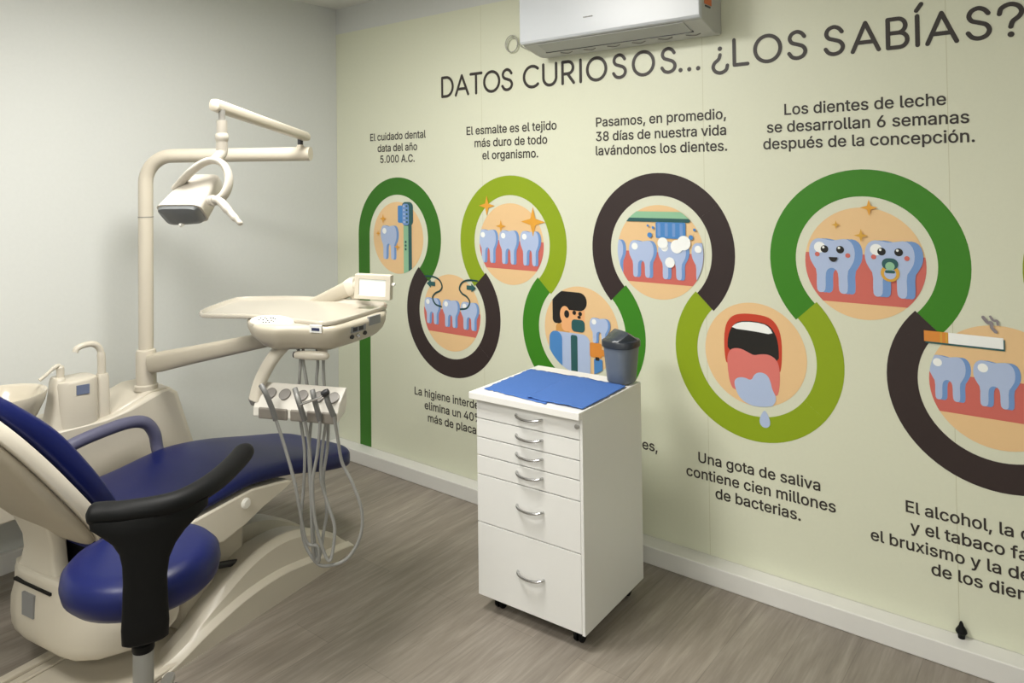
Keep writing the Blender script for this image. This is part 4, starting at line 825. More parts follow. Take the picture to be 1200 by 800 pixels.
# captions: outlines of the letters, one entry per character: advance, then closed outlines (thousandths of the type size)
GLYPHS = {'%':[676,[175,283,155,284,137,289,121,297,107,308,95,320,86,335,80,351,76,369,75,388,75,412,76,431,80,448,87,464,96,479,107,492,121,503,137,511,155,515,175,517,196,515,214,511,230,503,244,492,255,479,264,464,270,448,274,431,276,412,276,388,274,369,270,351,264,335,255,320,244,308,230,297,214,289,196,284],[175,327,191,329,203,335,212,346,218,358,222,372,223,388,223,412,222,428,219,441,213,454,204,464,191,470,175,473,160,470,148,464,138,454,132,441,128,428,127,412,127,388,128,372,132,358,138,346,147,335,160,329],[501,-10,481,-8,462,-3,446,5,432,15,421,28,412,43,406,59,402,77,400,95,400,120,402,138,406,156,412,172,421,187,433,200,447,210,463,218,481,223,501,225,522,223,540,218,556,210,570,200,581,187,590,172,596,156,600,138,601,120,601,95,600,77,596,59,589,43,580,28,569,15,555,5,540,-3,521,-8],[501,35,517,37,529,43,538,53,544,66,548,80,549,95,549,120,548,135,544,149,538,162,529,172,517,178,501,180,486,178,473,172,464,162,458,149,454,135,453,120,453,95,454,80,458,66,464,53,473,43,485,37],[132,0,482,509,540,509,191,0]],',':[188,[38,-119,68,71,137,71,84,-119]],'.':[188,[95,-4,83,-3,73,1,63,9,55,18,51,29,50,41,51,53,55,64,63,73,73,81,83,85,95,87,107,85,118,81,128,73,135,64,140,53,141,41,140,29,135,18,128,9,118,1,107,-3]],'0':[453,[227,-7,191,-3,158,7,130,24,105,48,85,77,69,113,57,155,50,202,48,254,50,306,57,353,69,395,85,431,106,461,130,484,159,502,191,512,227,516,262,512,295,502,323,484,348,461,368,431,384,395,396,353,403,306,405,254,403,202,396,155,384,113,368,77,348,48,323,24,295,7,263,-3],[227,50,250,52,271,60,290,74,306,92,320,116,330,144,338,176,342,213,344,254,342,295,338,332,330,365,320,393,306,416,290,435,271,449,250,457,227,460,203,457,182,449,163,435,147,416,134,393,123,365,115,332,111,295,109,254,111,213,115,176,123,144,134,116,147,92,163,74,182,60,203,52]],'3':[453,[218,-7,188,-5,159,1,133,10,108,22,88,38,70,57,57,79,48,104,44,132,109,132,112,115,118,100,126,87,137,76,150,66,165,59,182,54,200,51,219,50,239,51,258,55,275,61,291,69,304,80,315,93,323,108,328,125,329,145,328,163,323,180,316,196,306,211,292,223,275,234,254,241,229,246,201,248,157,248,157,299,288,448,288,452,70,452,70,509,372,509,372,461,211,278,211,289,247,290,279,286,308,276,333,262,354,244,371,222,383,198,391,173,393,145,390,116,383,90,370,66,354,45,333,27,309,12,281,2,251,-5]],'4':[453,[40,105,40,158,247,509,311,509,109,166,109,163,413,163,413,105],[282,0,282,121,282,146,282,318,343,318,343,0]],'5':[453,[221,-7,192,-5,165,1,140,11,118,25,99,41,83,60,71,82,63,105,60,130,122,130,125,115,130,102,138,89,148,78,160,68,173,60,188,54,204,51,221,50,241,51,259,56,276,64,291,75,304,89,314,104,322,122,326,141,328,162,326,183,321,203,314,221,303,237,290,251,275,262,257,270,238,275,218,277,201,276,184,273,167,268,152,262,139,255,128,246,67,253,96,509,366,509,366,452,151,452,134,301,136,301,148,311,162,318,178,325,194,330,212,333,229,334,252,332,274,328,294,321,313,311,330,299,345,285,358,269,370,251,379,231,386,210,390,187,391,163,388,132,381,102,369,76,352,52,332,32,309,15,282,3,253,-4]],'6':[453,[226,-7,196,-4,168,3,142,15,119,31,100,51,84,74,73,101,66,130,64,162,65,187,71,212,80,239,93,268,112,302,137,340,252,509,322,509,151,261,145,261,151,270,157,279,165,288,174,295,184,302,196,307,208,311,221,313,235,314,265,312,291,305,316,295,337,280,355,262,370,240,380,215,387,187,389,157,387,127,379,98,368,73,352,50,333,30,310,14,284,3,257,-4],[226,48,245,50,263,55,279,63,293,73,304,86,314,101,322,119,326,137,327,157,326,178,322,196,314,213,304,228,293,241,279,251,263,259,245,264,226,265,207,264,190,259,174,252,160,241,148,229,138,214,131,197,126,179,125,158,126,138,131,119,138,102,148,86,160,73,174,63,190,55,207,50]],'8':[453,[226,-7,193,-5,163,1,136,11,111,25,91,42,74,62,62,84,54,109,52,135,53,156,58,176,65,195,75,212,87,228,101,241,117,252,134,260,153,265,153,267,129,276,109,289,93,308,80,330,73,354,70,380,73,405,79,429,90,450,106,469,124,485,146,498,170,508,197,514,226,516,255,514,282,508,306,498,328,485,346,469,361,450,373,429,379,405,382,380,379,354,372,330,359,308,343,289,323,276,300,267,300,265,319,260,335,252,351,241,365,228,377,212,387,195,395,176,399,156,401,135,398,109,391,84,378,62,362,42,341,25,317,11,289,1,259,-5],[226,49,248,50,267,54,285,60,300,69,313,79,323,91,331,106,335,121,337,139,335,157,330,173,322,189,312,202,298,213,283,223,265,230,247,234,226,235,206,234,187,230,169,223,154,213,140,202,130,189,122,173,117,157,115,139,117,121,121,106,129,91,139,79,152,69,167,60,185,54,205,50],[226,290,244,291,260,294,274,300,287,308,298,318,307,330,314,344,318,359,319,376,318,392,314,407,308,420,299,432,288,442,275,449,260,455,244,459,226,460,208,459,192,455,177,449,164,442,153,432,145,420,138,407,134,392,133,376,134,359,138,344,145,330,154,318,165,308,178,300,193,294,209,291]],'A':[480,[16,0,201,509,276,509,463,0,395,0,287,302,264,372,232,478,245,478,213,371,191,302,85,0],[110,142,110,199,370,199,370,142]],'C':[510,[267,-7,225,-3,186,7,150,25,119,49,92,79,70,115,53,157,44,203,40,254,44,305,53,352,70,393,92,429,119,459,150,484,186,501,225,512,267,516,293,514,317,511,340,504,362,496,383,485,402,471,419,456,435,438,448,418,459,397,467,373,473,348,408,348,404,365,397,380,389,395,380,407,369,418,357,428,344,437,330,444,315,449,300,453,284,455,267,456,237,453,209,445,184,432,161,414,141,391,125,364,113,332,106,295,103,254,106,213,113,177,125,145,141,117,161,94,184,76,210,63,237,56,267,53,284,54,300,56,315,60,330,65,344,72,357,81,369,90,380,102,389,114,397,128,404,144,408,160,473,160,467,135,459,112,448,91,435,71,420,53,402,38,383,24,363,13,341,5,317,-2,293,-6]],'E':[419,[60,0,60,509,372,509,372,452,125,452,125,286,355,286,355,229,125,229,125,57,375,57,375,0]],'L':[393,[60,0,60,509,125,509,125,57,361,57,361,0]],'P':[445,[60,0,60,509,235,509,272,506,305,499,332,487,356,471,375,452,390,430,400,404,407,377,409,348,407,318,400,291,390,265,375,243,356,223,332,207,305,195,272,188,235,186,109,186,109,242,233,242,257,244,279,248,297,256,312,266,324,279,333,294,339,310,343,328,344,348,343,367,339,385,333,402,324,416,312,428,297,439,279,446,257,451,232,452,125,452,125,0]],'U':[517,[259,-8,220,-6,186,2,154,15,126,33,103,55,85,80,71,108,63,140,60,173,60,509,124,509,124,178,126,155,132,133,141,113,153,95,169,80,187,68,208,59,232,53,259,52,285,53,309,59,331,68,349,80,364,95,377,113,385,133,391,155,393,178,393,509,457,509,457,173,454,140,446,108,433,80,414,55,391,33,363,15,332,2,297,-6]],'a':[389,[160,-9,137,-7,115,-3,94,5,76,15,60,29,48,45,38,63,32,84,30,108,32,128,36,146,43,161,53,174,64,184,78,193,92,200,108,206,125,211,178,220,234,227,247,229,257,231,265,235,271,240,274,246,276,255,276,257,275,272,272,285,267,297,260,307,251,315,240,322,227,327,212,330,196,331,178,330,163,327,149,322,137,316,127,309,118,301,110,292,104,283,100,274,41,291,51,313,64,331,79,346,95,358,114,368,133,375,153,380,173,383,194,384,239,379,255,375,271,369,286,360,300,350,312,336,322,320,330,301,335,278,337,251,337,0,277,0,277,52,272,52,252,25,242,16,229,8,215,1,199,-4,181,-7],[170,45,192,47,211,51,228,59,242,68,254,80,263,93,270,108,274,122,276,138,276,190,259,182,231,176,200,171,175,168,134,159,122,153,112,147,103,139,97,130,93,118,92,105,93,93,96,82,102,72,109,64,119,57,130,52,142,48,156,46]],'b':[424,[229,-8,208,-7,189,-3,172,4,159,12,147,21,138,31,118,59,112,59,112,0,53,0,53,509,114,509,114,319,118,319,137,346,147,355,158,364,171,373,188,379,207,383,229,384,259,382,287,374,313,361,335,342,354,320,370,293,381,261,388,227,390,189,388,151,381,116,370,84,355,57,336,34,313,16,288,3,260,-6],[220,47,242,49,262,55,279,66,294,80,306,97,316,117,323,139,327,163,328,189,327,215,323,239,316,261,307,281,295,298,280,311,262,322,243,328,220,330,198,328,178,322,161,312,147,299,134,282,125,263,118,241,114,216,113,189,114,162,118,138,125,115,135,95,147,78,162,65,179,55,198,49]],'c':[396,[207,-8,174,-5,144,3,117,16,93,35,72,58,56,85,44,116,37,150,34,187,37,225,44,260,56,291,72,318,93,341,117,360,144,374,174,382,207,384,226,384,243,381,260,377,276,371,291,364,305,356,318,346,330,335,340,322,349,308,356,293,362,277,303,262,290,289,270,311,242,325,207,330,184,328,163,321,145,310,130,296,118,278,108,258,102,236,98,212,96,187,98,163,102,139,108,117,118,97,130,80,145,66,163,55,184,49,207,46,243,52,271,66,292,89,304,117,363,102,357,86,350,70,341,56,331,43,319,32,306,21,292,12,277,5,261,-1,244,-5,226,-7]],'d':[424,[195,-8,165,-6,137,3,111,16,89,34,70,57,55,84,43,116,36,151,34,189,36,227,43,261,55,293,70,320,89,342,112,361,137,374,165,382,196,384,218,383,237,379,253,373,267,364,278,355,287,346,306,319,311,319,311,509,372,509,372,0,313,0,313,59,307,59,287,31,277,21,266,12,252,4,236,-3,217,-7],[205,47,226,49,246,55,263,65,278,78,290,95,299,115,306,138,310,162,312,189,310,216,306,241,300,263,290,282,278,299,263,312,246,322,227,328,205,330,182,328,162,322,145,311,130,298,118,281,108,261,102,239,98,215,96,189,98,163,102,139,109,117,118,97,130,80,145,66,162,55,182,49]],'e':[404,[212,-8,177,-5,145,3,117,16,92,35,72,58,56,85,44,116,37,150,34,187,36,224,44,258,55,290,71,317,91,340,115,359,142,373,172,382,205,384,226,383,246,380,266,374,285,366,303,355,319,341,334,324,347,305,357,282,365,256,370,227,371,194,371,169,75,169,75,221,338,221,310,202,308,226,304,248,298,269,288,286,277,301,263,314,246,323,227,328,205,330,183,328,164,323,146,313,131,301,119,286,109,270,102,251,97,231,96,211,96,178,98,151,102,127,110,106,121,88,135,73,151,61,169,53,190,48,212,46,227,47,241,49,254,53,265,58,276,65,285,73,294,82,300,93,306,105,365,91,358,72,348,55,335,39,320,26,302,14,283,4,261,-3,237,-7]],'f':[254,[228,379,228,327,6,327,6,379],[81,0,81,432,82,452,87,470,96,486,107,499,120,510,135,519,152,525,169,529,187,530,222,527,243,521,227,468,215,472,195,474,178,472,164,468,154,460,147,449,143,435,142,419,142,0]],'g':[425,[207,-151,180,-149,156,-146,134,-140,114,-132,97,-122,82,-110,70,-97,59,-84,51,-69,101,-41,122,-66,131,-74,142,-82,154,-88,169,-93,187,-96,207,-97,236,-95,261,-87,282,-75,298,-58,308,-34,311,-6,311,68,306,68,287,41,277,32,266,23,252,16,236,10,217,6,195,5,165,7,138,14,113,27,90,43,71,65,55,90,43,120,36,154,34,191,36,229,43,263,55,293,71,320,90,342,112,361,138,374,166,382,196,384,218,383,237,379,253,373,267,365,279,356,288,346,308,319,313,319,313,379,372,379,372,-9,370,-40,363,-67,350,-90,334,-109,314,-124,291,-136,265,-144,237,-149],[205,59,227,61,246,66,264,75,278,87,290,103,300,121,307,142,311,166,312,193,311,219,307,242,300,264,291,283,279,299,264,312,247,322,227,328,205,330,182,328,163,322,145,312,130,298,118,282,109,262,102,241,98,218,96,193,98,167,102,144,109,123,118,104,131,88,145,76,163,66,183,61]],'h':[410,[114,227,114,0,53,0,53,509,114,509,114,287,102,287,116,319,132,344,152,362,175,374,200,382,227,384,252,383,275,377,295,369,313,356,328,340,341,321,350,298,355,271,357,240,357,0,296,0,296,235,293,263,286,286,273,304,256,318,235,326,210,329,192,328,176,324,161,317,147,308,136,297,126,283,119,266,115,248]],'i':[167,[53,0,53,379,114,379,114,0],[84,443,73,444,63,448,54,455,47,463,43,472,41,483,43,494,47,504,54,512,63,518,73,522,84,524,95,522,105,518,114,512,121,504,125,494,126,483,125,472,121,463,114,455,105,448,95,444]],'j':[167,[53,379,114,379,114,-30,112,-52,108,-72,102,-90,92,-106,80,-119,65,-129,47,-137,27,-141,4,-143,-10,-143,-10,-87,2,-87,18,-85,31,-80,40,-72,47,-61,51,-46,53,-29],[83,443,72,444,62,448,53,455,47,463,42,472,41,483,42,494,47,504,53,512,62,518,72,522,83,524,95,522,105,518,114,512,120,504,125,494,126,483,125,472,120,463,114,455,105,448,95,444]],'l':[189,[139,-2,112,0,91,8,74,20,62,37,55,59,53,84,53,509,114,509,114,99,114,83,117,71,120,62,126,57,135,53,146,52,160,53,170,54,181,3,162,-1]],'m':[610,[53,0,53,379,112,379,112,295,108,295,114,314,122,331,132,346,144,358,158,368,172,376,187,382,203,385,219,386,245,383,268,375,287,361,303,342,314,320,321,295,312,295,318,312,326,329,337,343,350,356,364,366,381,375,398,381,417,385,437,386,458,385,478,380,497,372,514,361,529,346,541,328,550,307,555,283,557,255,557,0,496,0,496,254,493,279,485,298,473,313,456,323,438,329,419,330,402,329,387,326,374,320,363,312,353,302,345,290,340,277,336,263,335,247,335,0,274,0,274,260,272,280,265,297,253,311,238,322,220,328,199,330,185,329,171,326,158,320,145,312,135,302,126,289,119,274,115,257,114,238,114,0]],'n':[410,[114,227,114,0,53,0,53,379,112,379,112,287,102,287,116,319,132,344,152,362,175,374,200,382,227,384,252,383,275,377,295,369,313,356,328,340,341,321,350,298,355,271,357,240,357,0,296,0,296,235,293,263,286,286,273,304,256,318,235,326,210,329,192,328,176,324,161,317,147,308,136,297,126,283,119,266,115,248]],'o':[415,[207,-8,174,-5,144,3,117,16,93,35,72,58,56,85,44,116,37,150,34,187,37,225,44,260,56,291,72,318,93,341,117,360,144,374,174,382,207,384,241,382,271,374,299,360,323,341,343,318,359,291,371,260,379,225,381,187,379,150,371,116,359,85,343,58,323,35,299,16,271,3,241,-5],[207,46,231,49,252,55,270,66,285,80,298,97,307,117,314,139,318,163,319,187,318,212,314,236,307,258,298,278,285,296,270,310,252,321,231,328,207,330,184,328,163,321,145,310,130,296,118,278,108,258,102,236,98,212,96,187,98,163,102,139,108,117,118,97,130,80,145,66,163,55,184,49]],'p':[424,[53,-143,53,379,112,379,112,319,118,319,137,346,147,355,158,364,171,373,188,379,207,383,229,384,259,382,287,374,313,361,335,342,354,320,370,293,381,261,388,227,390,189,388,151,381,116,370,84,355,57,336,34,313,16,288,3,260,-6,229,-8,208,-7,189,-3,173,4,159,12,147,21,138,31,118,59,114,59,114,-143],[220,47,242,49,262,55,279,66,294,80,306,97,316,117,323,139,327,163,328,189,327,215,323,239,316,261,307,281,295,298,280,311,262,322,243,328,220,330,198,328,178,322,161,312,147,299,134,282,125,263,118,241,114,216,113,189,114,162,118,138,125,115,135,95,147,78,162,65,179,55,198,49]],'r':[259,[53,0,53,379,112,379,112,321,115,321,124,339,137,354,152,367,171,377,191,383,213,385,229,384,243,384,243,322,230,324,207,326,190,324,174,321,159,315,146,306,135,296,126,284,119,269,115,254,114,237,114,0]],'s':[365,[182,-8,157,-7,133,-3,112,3,93,12,76,24,62,38,50,54,41,73,36,94,94,107,101,87,111,72,124,60,141,52,160,47,181,45,206,47,227,53,244,62,258,74,265,88,268,103,266,115,262,126,254,136,243,144,229,150,212,155,149,170,118,180,92,192,72,208,58,227,50,249,47,274,49,295,55,314,65,332,79,347,95,360,115,370,137,378,161,383,187,384,212,383,234,379,254,372,271,363,286,352,299,339,309,324,318,308,324,290,268,277,262,291,254,304,243,316,228,325,210,331,187,333,166,331,147,326,131,317,119,305,111,292,109,277,110,264,115,253,124,243,136,235,152,229,172,223,229,209,261,200,287,187,306,171,320,153,328,131,331,107,329,85,323,65,312,47,298,31,281,18,260,6,236,-2,210,-7]],'t':[227,[204,379,204,327,6,327,6,379],[65,471,126,471,126,98,127,83,130,70,136,61,144,55,156,51,170,50,185,51,202,54,213,2,192,-3,168,-4,138,-1,113,7,92,21,77,41,68,64,65,93]],'u':[410,[182,-5,158,-3,135,2,115,11,97,23,82,39,69,59,60,82,54,109,53,139,53,379,114,379,114,144,116,117,124,94,137,75,154,61,175,53,200,50,218,51,234,55,249,62,263,71,274,83,283,97,290,113,295,132,296,153,296,379,357,379,357,0,298,0,298,92,307,92,294,60,277,35,257,17,234,5,209,-3]],'v':[389,[163,0,17,379,84,379,165,155,187,87,206,21,184,21,203,87,224,155,305,379,371,379,226,0]],'x':[379,[21,0,171,218,171,171,29,379,100,379,147,306,179,253,207,206,175,206,202,253,233,306,282,379,352,379,209,169,209,214,358,0,287,0,231,85,200,136,173,182,205,182,178,136,148,85,91,0]],'y':[389,[47,-139,61,-86,71,-87,83,-89,94,-90,104,-89,113,-86,122,-81,130,-74,138,-64,145,-51,151,-36,163,-1,17,379,84,379,165,155,187,87,206,21,184,21,202,87,224,155,305,379,371,379,204,-58,196,-77,187,-93,177,-107,165,-119,153,-128,139,-136,125,-141,109,-144,91,-145,65,-143]],'á':[389,[160,-9,137,-7,115,-3,94,5,76,15,60,29,48,45,38,63,32,84,30,108,32,128,36,146,43,161,53,174,64,184,78,193,92,200,108,206,125,211,178,220,234,227,247,229,257,231,265,235,271,240,274,246,276,255,276,257,275,272,272,285,267,297,260,307,251,315,240,322,227,327,212,330,196,331,178,330,163,327,149,322,137,316,127,309,118,301,110,292,104,283,100,274,41,291,51,313,64,331,79,346,95,358,114,368,133,375,153,380,173,383,194,384,239,379,255,375,271,369,286,360,300,350,312,336,322,320,330,301,335,278,337,251,337,0,277,0,277,52,272,52,252,25,242,16,229,8,215,1,199,-4,181,-7],[170,45,192,47,211,51,228,59,242,68,254,80,263,93,270,108,274,122,276,138,276,190,259,182,231,176,200,171,175,168,134,159,122,153,112,147,103,139,97,130,93,118,92,105,93,93,96,82,102,72,109,64,119,57,130,52,142,48,156,46],[162,429,210,529,278,529,212,429]],'é':[404,[212,-8,177,-5,145,3,117,16,92,35,72,58,56,85,44,116,37,150,34,187,36,224,44,258,55,290,71,317,91,340,115,359,142,373,172,382,205,384,226,383,246,380,266,374,285,366,303,355,319,341,334,324,347,305,357,282,365,256,370,227,371,194,371,169,75,169,75,221,338,221,310,202,308,226,304,248,298,269,288,286,277,301,263,314,246,323,227,328,205,330,183,328,164,323,146,313,131,301,119,286,109,270,102,251,97,231,96,211,96,178,98,151,102,127,110,106,121,88,135,73,151,61,169,53,190,48,212,46,227,47,241,49,254,53,265,58,276,65,285,73,294,82,300,93,306,105,365,91,358,72,348,55,335,39,320,26,302,14,283,4,261,-3,237,-7],[177,429,225,529,293,529,227,429]],'í':[167,[53,0,53,379,114,379,114,0],[57,429,104,529,173,529,107,429]],'ñ':[410,[114,227,114,0,53,0,53,379,112,379,112,287,102,287,116,319,132,344,152,362,175,374,200,382,227,384,252,383,275,377,295,369,313,356,328,340,341,321,350,298,355,271,357,240,357,0,296,0,296,235,293,263,286,286,273,304,256,318,235,326,210,329,192,328,176,324,161,317,147,308,136,297,126,283,119,266,115,248],[250,446,225,450,202,460,182,470,167,475,161,474,157,471,153,466,149,448,106,448,108,467,113,484,120,498,131,509,144,516,161,518,185,514,207,504,226,494,243,490,248,490,253,492,256,496,262,517,304,517,302,497,297,480,289,466,278,455,265,448]],'ó':[415,[207,-8,174,-5,144,3,117,16,93,35,72,58,56,85,44,116,37,150,34,187,37,225,44,260,56,291,72,318,93,341,117,360,144,374,174,382,207,384,241,382,271,374,299,360,323,341,343,318,359,291,371,260,379,225,381,187,379,150,371,116,359,85,343,58,323,35,299,16,271,3,241,-5],[207,46,231,49,252,55,270,66,285,80,298,97,307,117,314,139,318,163,319,187,318,212,314,236,307,258,298,278,285,296,270,310,252,321,231,328,207,330,184,328,163,321,145,310,130,296,118,278,108,258,102,236,98,212,96,187,98,163,102,139,108,117,118,97,130,80,145,66,163,55,184,49],[181,429,228,529,297,529,231,429]],' ':[188]}
from mathutils.geometry import delaunay_2d_cdt
def wind(p, loops):
    w = 0
    for L in loops:
        for i in range(len(L)):
            a, b = L[i-1], L[i]
            if (a[1] <= p[1]) != (b[1] <= p[1]):
                x = a[0]+(p[1]-a[1])/(b[1]-a[1])*(b[0]-a[0])
                if x > p[0]: w += 1 if b[1] > a[1] else -1
    return w
def bolder(L, d):
    """outline moved outwards by d (outer outlines run clockwise, counters the other way)"""
    out = []; n = len(L)
    for i in range(n):
        a, b, c = L[i-1], L[i], L[(i+1) % n]
        v1 = Vector((b[0]-a[0], b[1]-a[1])); v2 = Vector((c[0]-b[0], c[1]-b[1]))
        if v1.length < 1e-9 or v2.length < 1e-9: out.append(b); continue
        n1 = Vector((-v1.y, v1.x)).normalized(); n2 = Vector((-v2.y, v2.x)).normalized(); h = n1+n2
        if h.length < .3: out.append((b[0]+n1.x*d, b[1]+n1.y*d)); continue
        h.normalize(); k = min(1.6, 1/max(.3, h.dot(n1)))
        out.append((b[0]+h.x*d*k, b[1]+h.y*d*k))
    return out
GCACHE = {}
def glyph(c):
    if c in GCACHE: return GCACHE[c]
    loops = [bolder([(p[i], p[i+1]) for i in range(0, len(p), 2)], 12.0) for p in GLYPHS[c][1:]]
    vs = []; es = []
    for L in loops:
        n = len(vs); vs += [Vector(q) for q in L]; es += [(n+i, n+(i+1) % len(L)) for i in range(len(L))]
    if not vs: GCACHE[c] = ([], []); return GCACHE[c]
    V, E, F, _, _, _ = delaunay_2d_cdt(vs, es, [], 0, 1e-4)
    keep = [list(f) for f in F if wind((sum(V[i].x for i in f)/len(f), sum(V[i].y for i in f)/len(f)), loops) != 0]
    GCACHE[c] = ([(v.x, v.y) for v in V], keep); return GCACHE[c]
def caption(lines, size, label):
    y = YB-DY*5
    for s, xc, xl, xr, z in lines:
        m = MB()
        wd = sum(GLYPHS[c][0] for c in s)/1000*size
        x = xl-.06*size if xl is not None else (xr-wd+.06*size if xr is not None else xc-wd/2)
        for c in s:
            V, F = glyph(c)
            if F: m.add([Vector((x+a/1000*size, y, z+b_/1000*size)) for a, b_ in V], F)
            x += GLYPHS[c][0]/1000*size
        o = m.build('caption_line', K_TXT, mural, smooth=0)
        o['label'] = label+': line reading '+s
FS = .0788
UZ = (1.804, 1.7405, 1.678); LZ = (.431, .3665, .3045, .243)
rc_ = lambda k: SX0+k*SS
def cl(texts, k, zs_, label): return caption([(t, rc_(k), None, None, z) for t, z in zip(texts, zs_)], FS, label)
cl(("El cuidado dental", "data del año", "5.000 A.C."), 0, UZ, 'caption about the age of dental care')
cl(("El esmalte es el tejido", "más duro de todo", "el organismo."), 2, UZ, 'caption about enamel')
cl(("Pasamos, en promedio,", "38 días de nuestra vida", "lavándonos los dientes."), 4, UZ, 'caption about brushing time')
cl(("Los dientes de leche", "se desarrollan 6 semanas", "después de la concepción."), 6, UZ, 'caption about milk teeth')
cl(("La higiene interdental", "elimina un 40%", "más de placa."), 1, LZ, 'caption about interdental hygiene')
caption([("es,", None, None, 2.072, .431)], FS, 'end of a caption that the cabinet hides')
cl(("Una gota de saliva", "contiene cien millones", "de bacterias."), 5, LZ, 'caption about saliva')
caption([(t, None, xl, None, z) for t, xl, z in (("El alcohol, la cafeína", 3.003, LZ[0]), ("y el tabaco favorecen", 3.019, LZ[1]), ("el bruxismo y la destrucción", 2.893, LZ[2]), ("de los dientes.", 3.078, LZ[3]))], .0748, 'caption about tobacco and bruxism')

# heading in round-ended strokes, letters in units of the cap height
def arcp(cx, cz, rx, rz, a0, a1, n=20): return [(cx+rx*math.cos(math.radians(a0+(a1-a0)*i/n)), cz+rz*math.sin(math.radians(a0+(a1-a0)*i/n))) for i in range(n+1)]
S_ = curve2([(.60, .80), (.50, .93), (.33, 1.0), (.14, .93), (.06, .76), (.14, .60), (.34, .52), (.54, .43), (.63, .26), (.55, .08), (.35, 0), (.15, .05), (.03, .20)], 4)
LET = {
 'D': (.80, [[(0, 0), (0, 1), (.30, 1)]+arcp(.30, .5, .46, .5, 90, -90)+[(0, 0)]]),
 'A': (.86, [[(0, 0), (.43, 1), (.86, 0)], [(.15, .31), (.71, .31)]]),
 'T': (.74, [[(0, 1), (.74, 1)], [(.37, 1), (.37, 0)]]),
 'O': (.98, [arcp(.49, .5, .49, .5, 0, 360, 36)]),
 'S': (.66, [S_]),
 'C': (.80, [arcp(.5, .5, .5, .5, 48, 312, 28)]),
 'U': (.74, [[(0, 1), (0, .37)]+arcp(.37, .37, .37, .37, 180, 360)+[(.74, 1)]]),
 'R': (.64, [[(0, 0), (0, 1), (.30, 1)]+arcp(.30, .72, .29, .28, 90, -90)+[(0, .44)], [(.28, .44), (.62, 0)]]),
 'I': (.0, [[(0, 0), (0, 1)]]),
 'Í': (.0, [[(0, 0), (0, 1)], [(-.02, 1.19), (.13, 1.40)]]),
 'L': (.54, [[(0, 1), (0, 0), (.54, 0)]]),
 'B': (.62, [[(0, 0), (0, 1), (.32, 1)]+arcp(.32, .755, .235, .245, 90, -90)+[(0, .51)], [(.32, .51)]+arcp(.35, .255, .26, .255, 90, -90)+[(0, 0)]]),
 '?': (.62, [curve2([(.0, .72), (.06, .90), (.28, 1.0), (.50, .93), (.60, .75), (.53, .58), (.36, .44), (.30, .27)], 4), [(.30, .02), (.301, .02)]]),
}
LET['¿'] = (.62, [[(.62-x, .74-z) for x, z in st] for st in LET['?'][1]])
LET['.'] = (.0, [[(0, .03), (.001, .03)]])
def heading(words):
    fl = Flat(); H = .098; Zb = 2.0115
    for s, xa, xb, w in words:
        wsum = sum(LET[c][0] for c in s)*H
        gap = (xb-xa-wsum-w)/max(1, len(s)-1); x = xa+w/2
        for c in s:
            for st in LET[c][1]:
                ww = w*1.28 if (len(st) == 2 and abs(st[0][0]-st[1][0]) < .002 and abs(st[0][1]-st[1][1]) < .002) else w
                stroke(fl, [(x+p[0]*H, Zb+p[1]*H) for p in st], ww, K_TXT, 5)
            x += LET[c][0]*H+gap
    fl.build('heading', mural, 'large dark heading in capital letters')
HW = .0145
heading([('DATOS', .856, 1.336, HW), ('CURIOSOS', 1.392, 2.19, HW), ('...', 2.197, 2.288, HW), ('¿', 2.335, 2.404, HW), ('LOS', 2.424, 2.711, HW), ('SABÍAS', 2.762, 3.284, HW), ('?', 3.294, 3.364, HW)])

# pictures
DR = .197
class Pic(Flat):
    def __init__(self, k):
        super().__init__(); self.cx = rc_(k); self.cz = ZU-.005 if k % 2 == 0 else ZL+.005; self.layer = 2
        self.poly(circle(self.cx, self.cz, DR), K_DISC)
    def p(self, pts, k, clip=True, layer=None):
        q = [(self.cx+DR*u, self.cz+DR*v) for u, v in pts]
        if clip: q = clip_disc(q, self.cx, self.cz, DR)
        self.poly(q, k, layer)
    def c(self, u, v, r, k, clip=False, rv=None): self.p([(u+r*math.cos(2*PI*i/28), v+(rv or r)*math.sin(2*PI*i/28)) for i in range(28)], k, clip)
    def s(self, pts, w, k):
        self.layer += 1; stroke(self, [(self.cx+DR*u, self.cz+DR*v) for u, v in pts], w*DR, k, self.layer)
    def star(self, u, v, r, k=None):
        pts = []
        for i in range(8):
            a = PI/4*i; rr_ = r if i % 2 == 0 else r*.30
            pts.append((u+rr_*math.cos(a), v+rr_*math.sin(a)))
        self.p(pts, k or K_STAR, False)
TOOTH = [(0, -.22), (.05, -.08), (.18, 0), (.36, -.02), (.5, -.045), (.64, -.02), (.82, 0), (.95, -.08), (1, -.22), (.985, -.38), (.91, -.50), (.83, -.60), (.84, -.93), (.80, -.99), (.735, -1), (.675, -.98), (.64, -.92), (.64, -.66), (.60, -.57), (.5, -.53), (.40, -.57), (.36, -.66), (.36, -.92), (.325, -.98), (.265, -1), (.20, -.99), (.16, -.93), (.17, -.60), (.09, -.50), (.015, -.38)]
def rsm(pts):
    out = []
    for i in range(len(pts)):
        a, b = pts[i], pts[(i+1) % len(pts)]
        out += [(a[0]*.75+b[0]*.25, a[1]*.75+b[1]*.25), (a[0]*.25+b[0]*.75, a[1]*.25+b[1]*.75)]
    return out
TOOTHS = rsm(TOOTH)
def tooth(P, u0, u1, v1, v0, shade=.075, clip=True, dot=True):
    w, h = u1-u0, v1-v0
    f = lambda dx: [(u0+x*w+dx, v1+z*h) for x, z in TOOTHS]
    P.p(f(shade), K_TS, clip); P.p(f(shade*.5), K_TS, clip); P.p(f(0), K_T, clip)
    if dot: P.c(u0+w*.24, v1-h*.17, w*.125, K_W)
def gum(P, top, bot): P.p([(-1.1, top), (1.1, top), (1.1, bot), (-1.1, bot)], K_GUM)
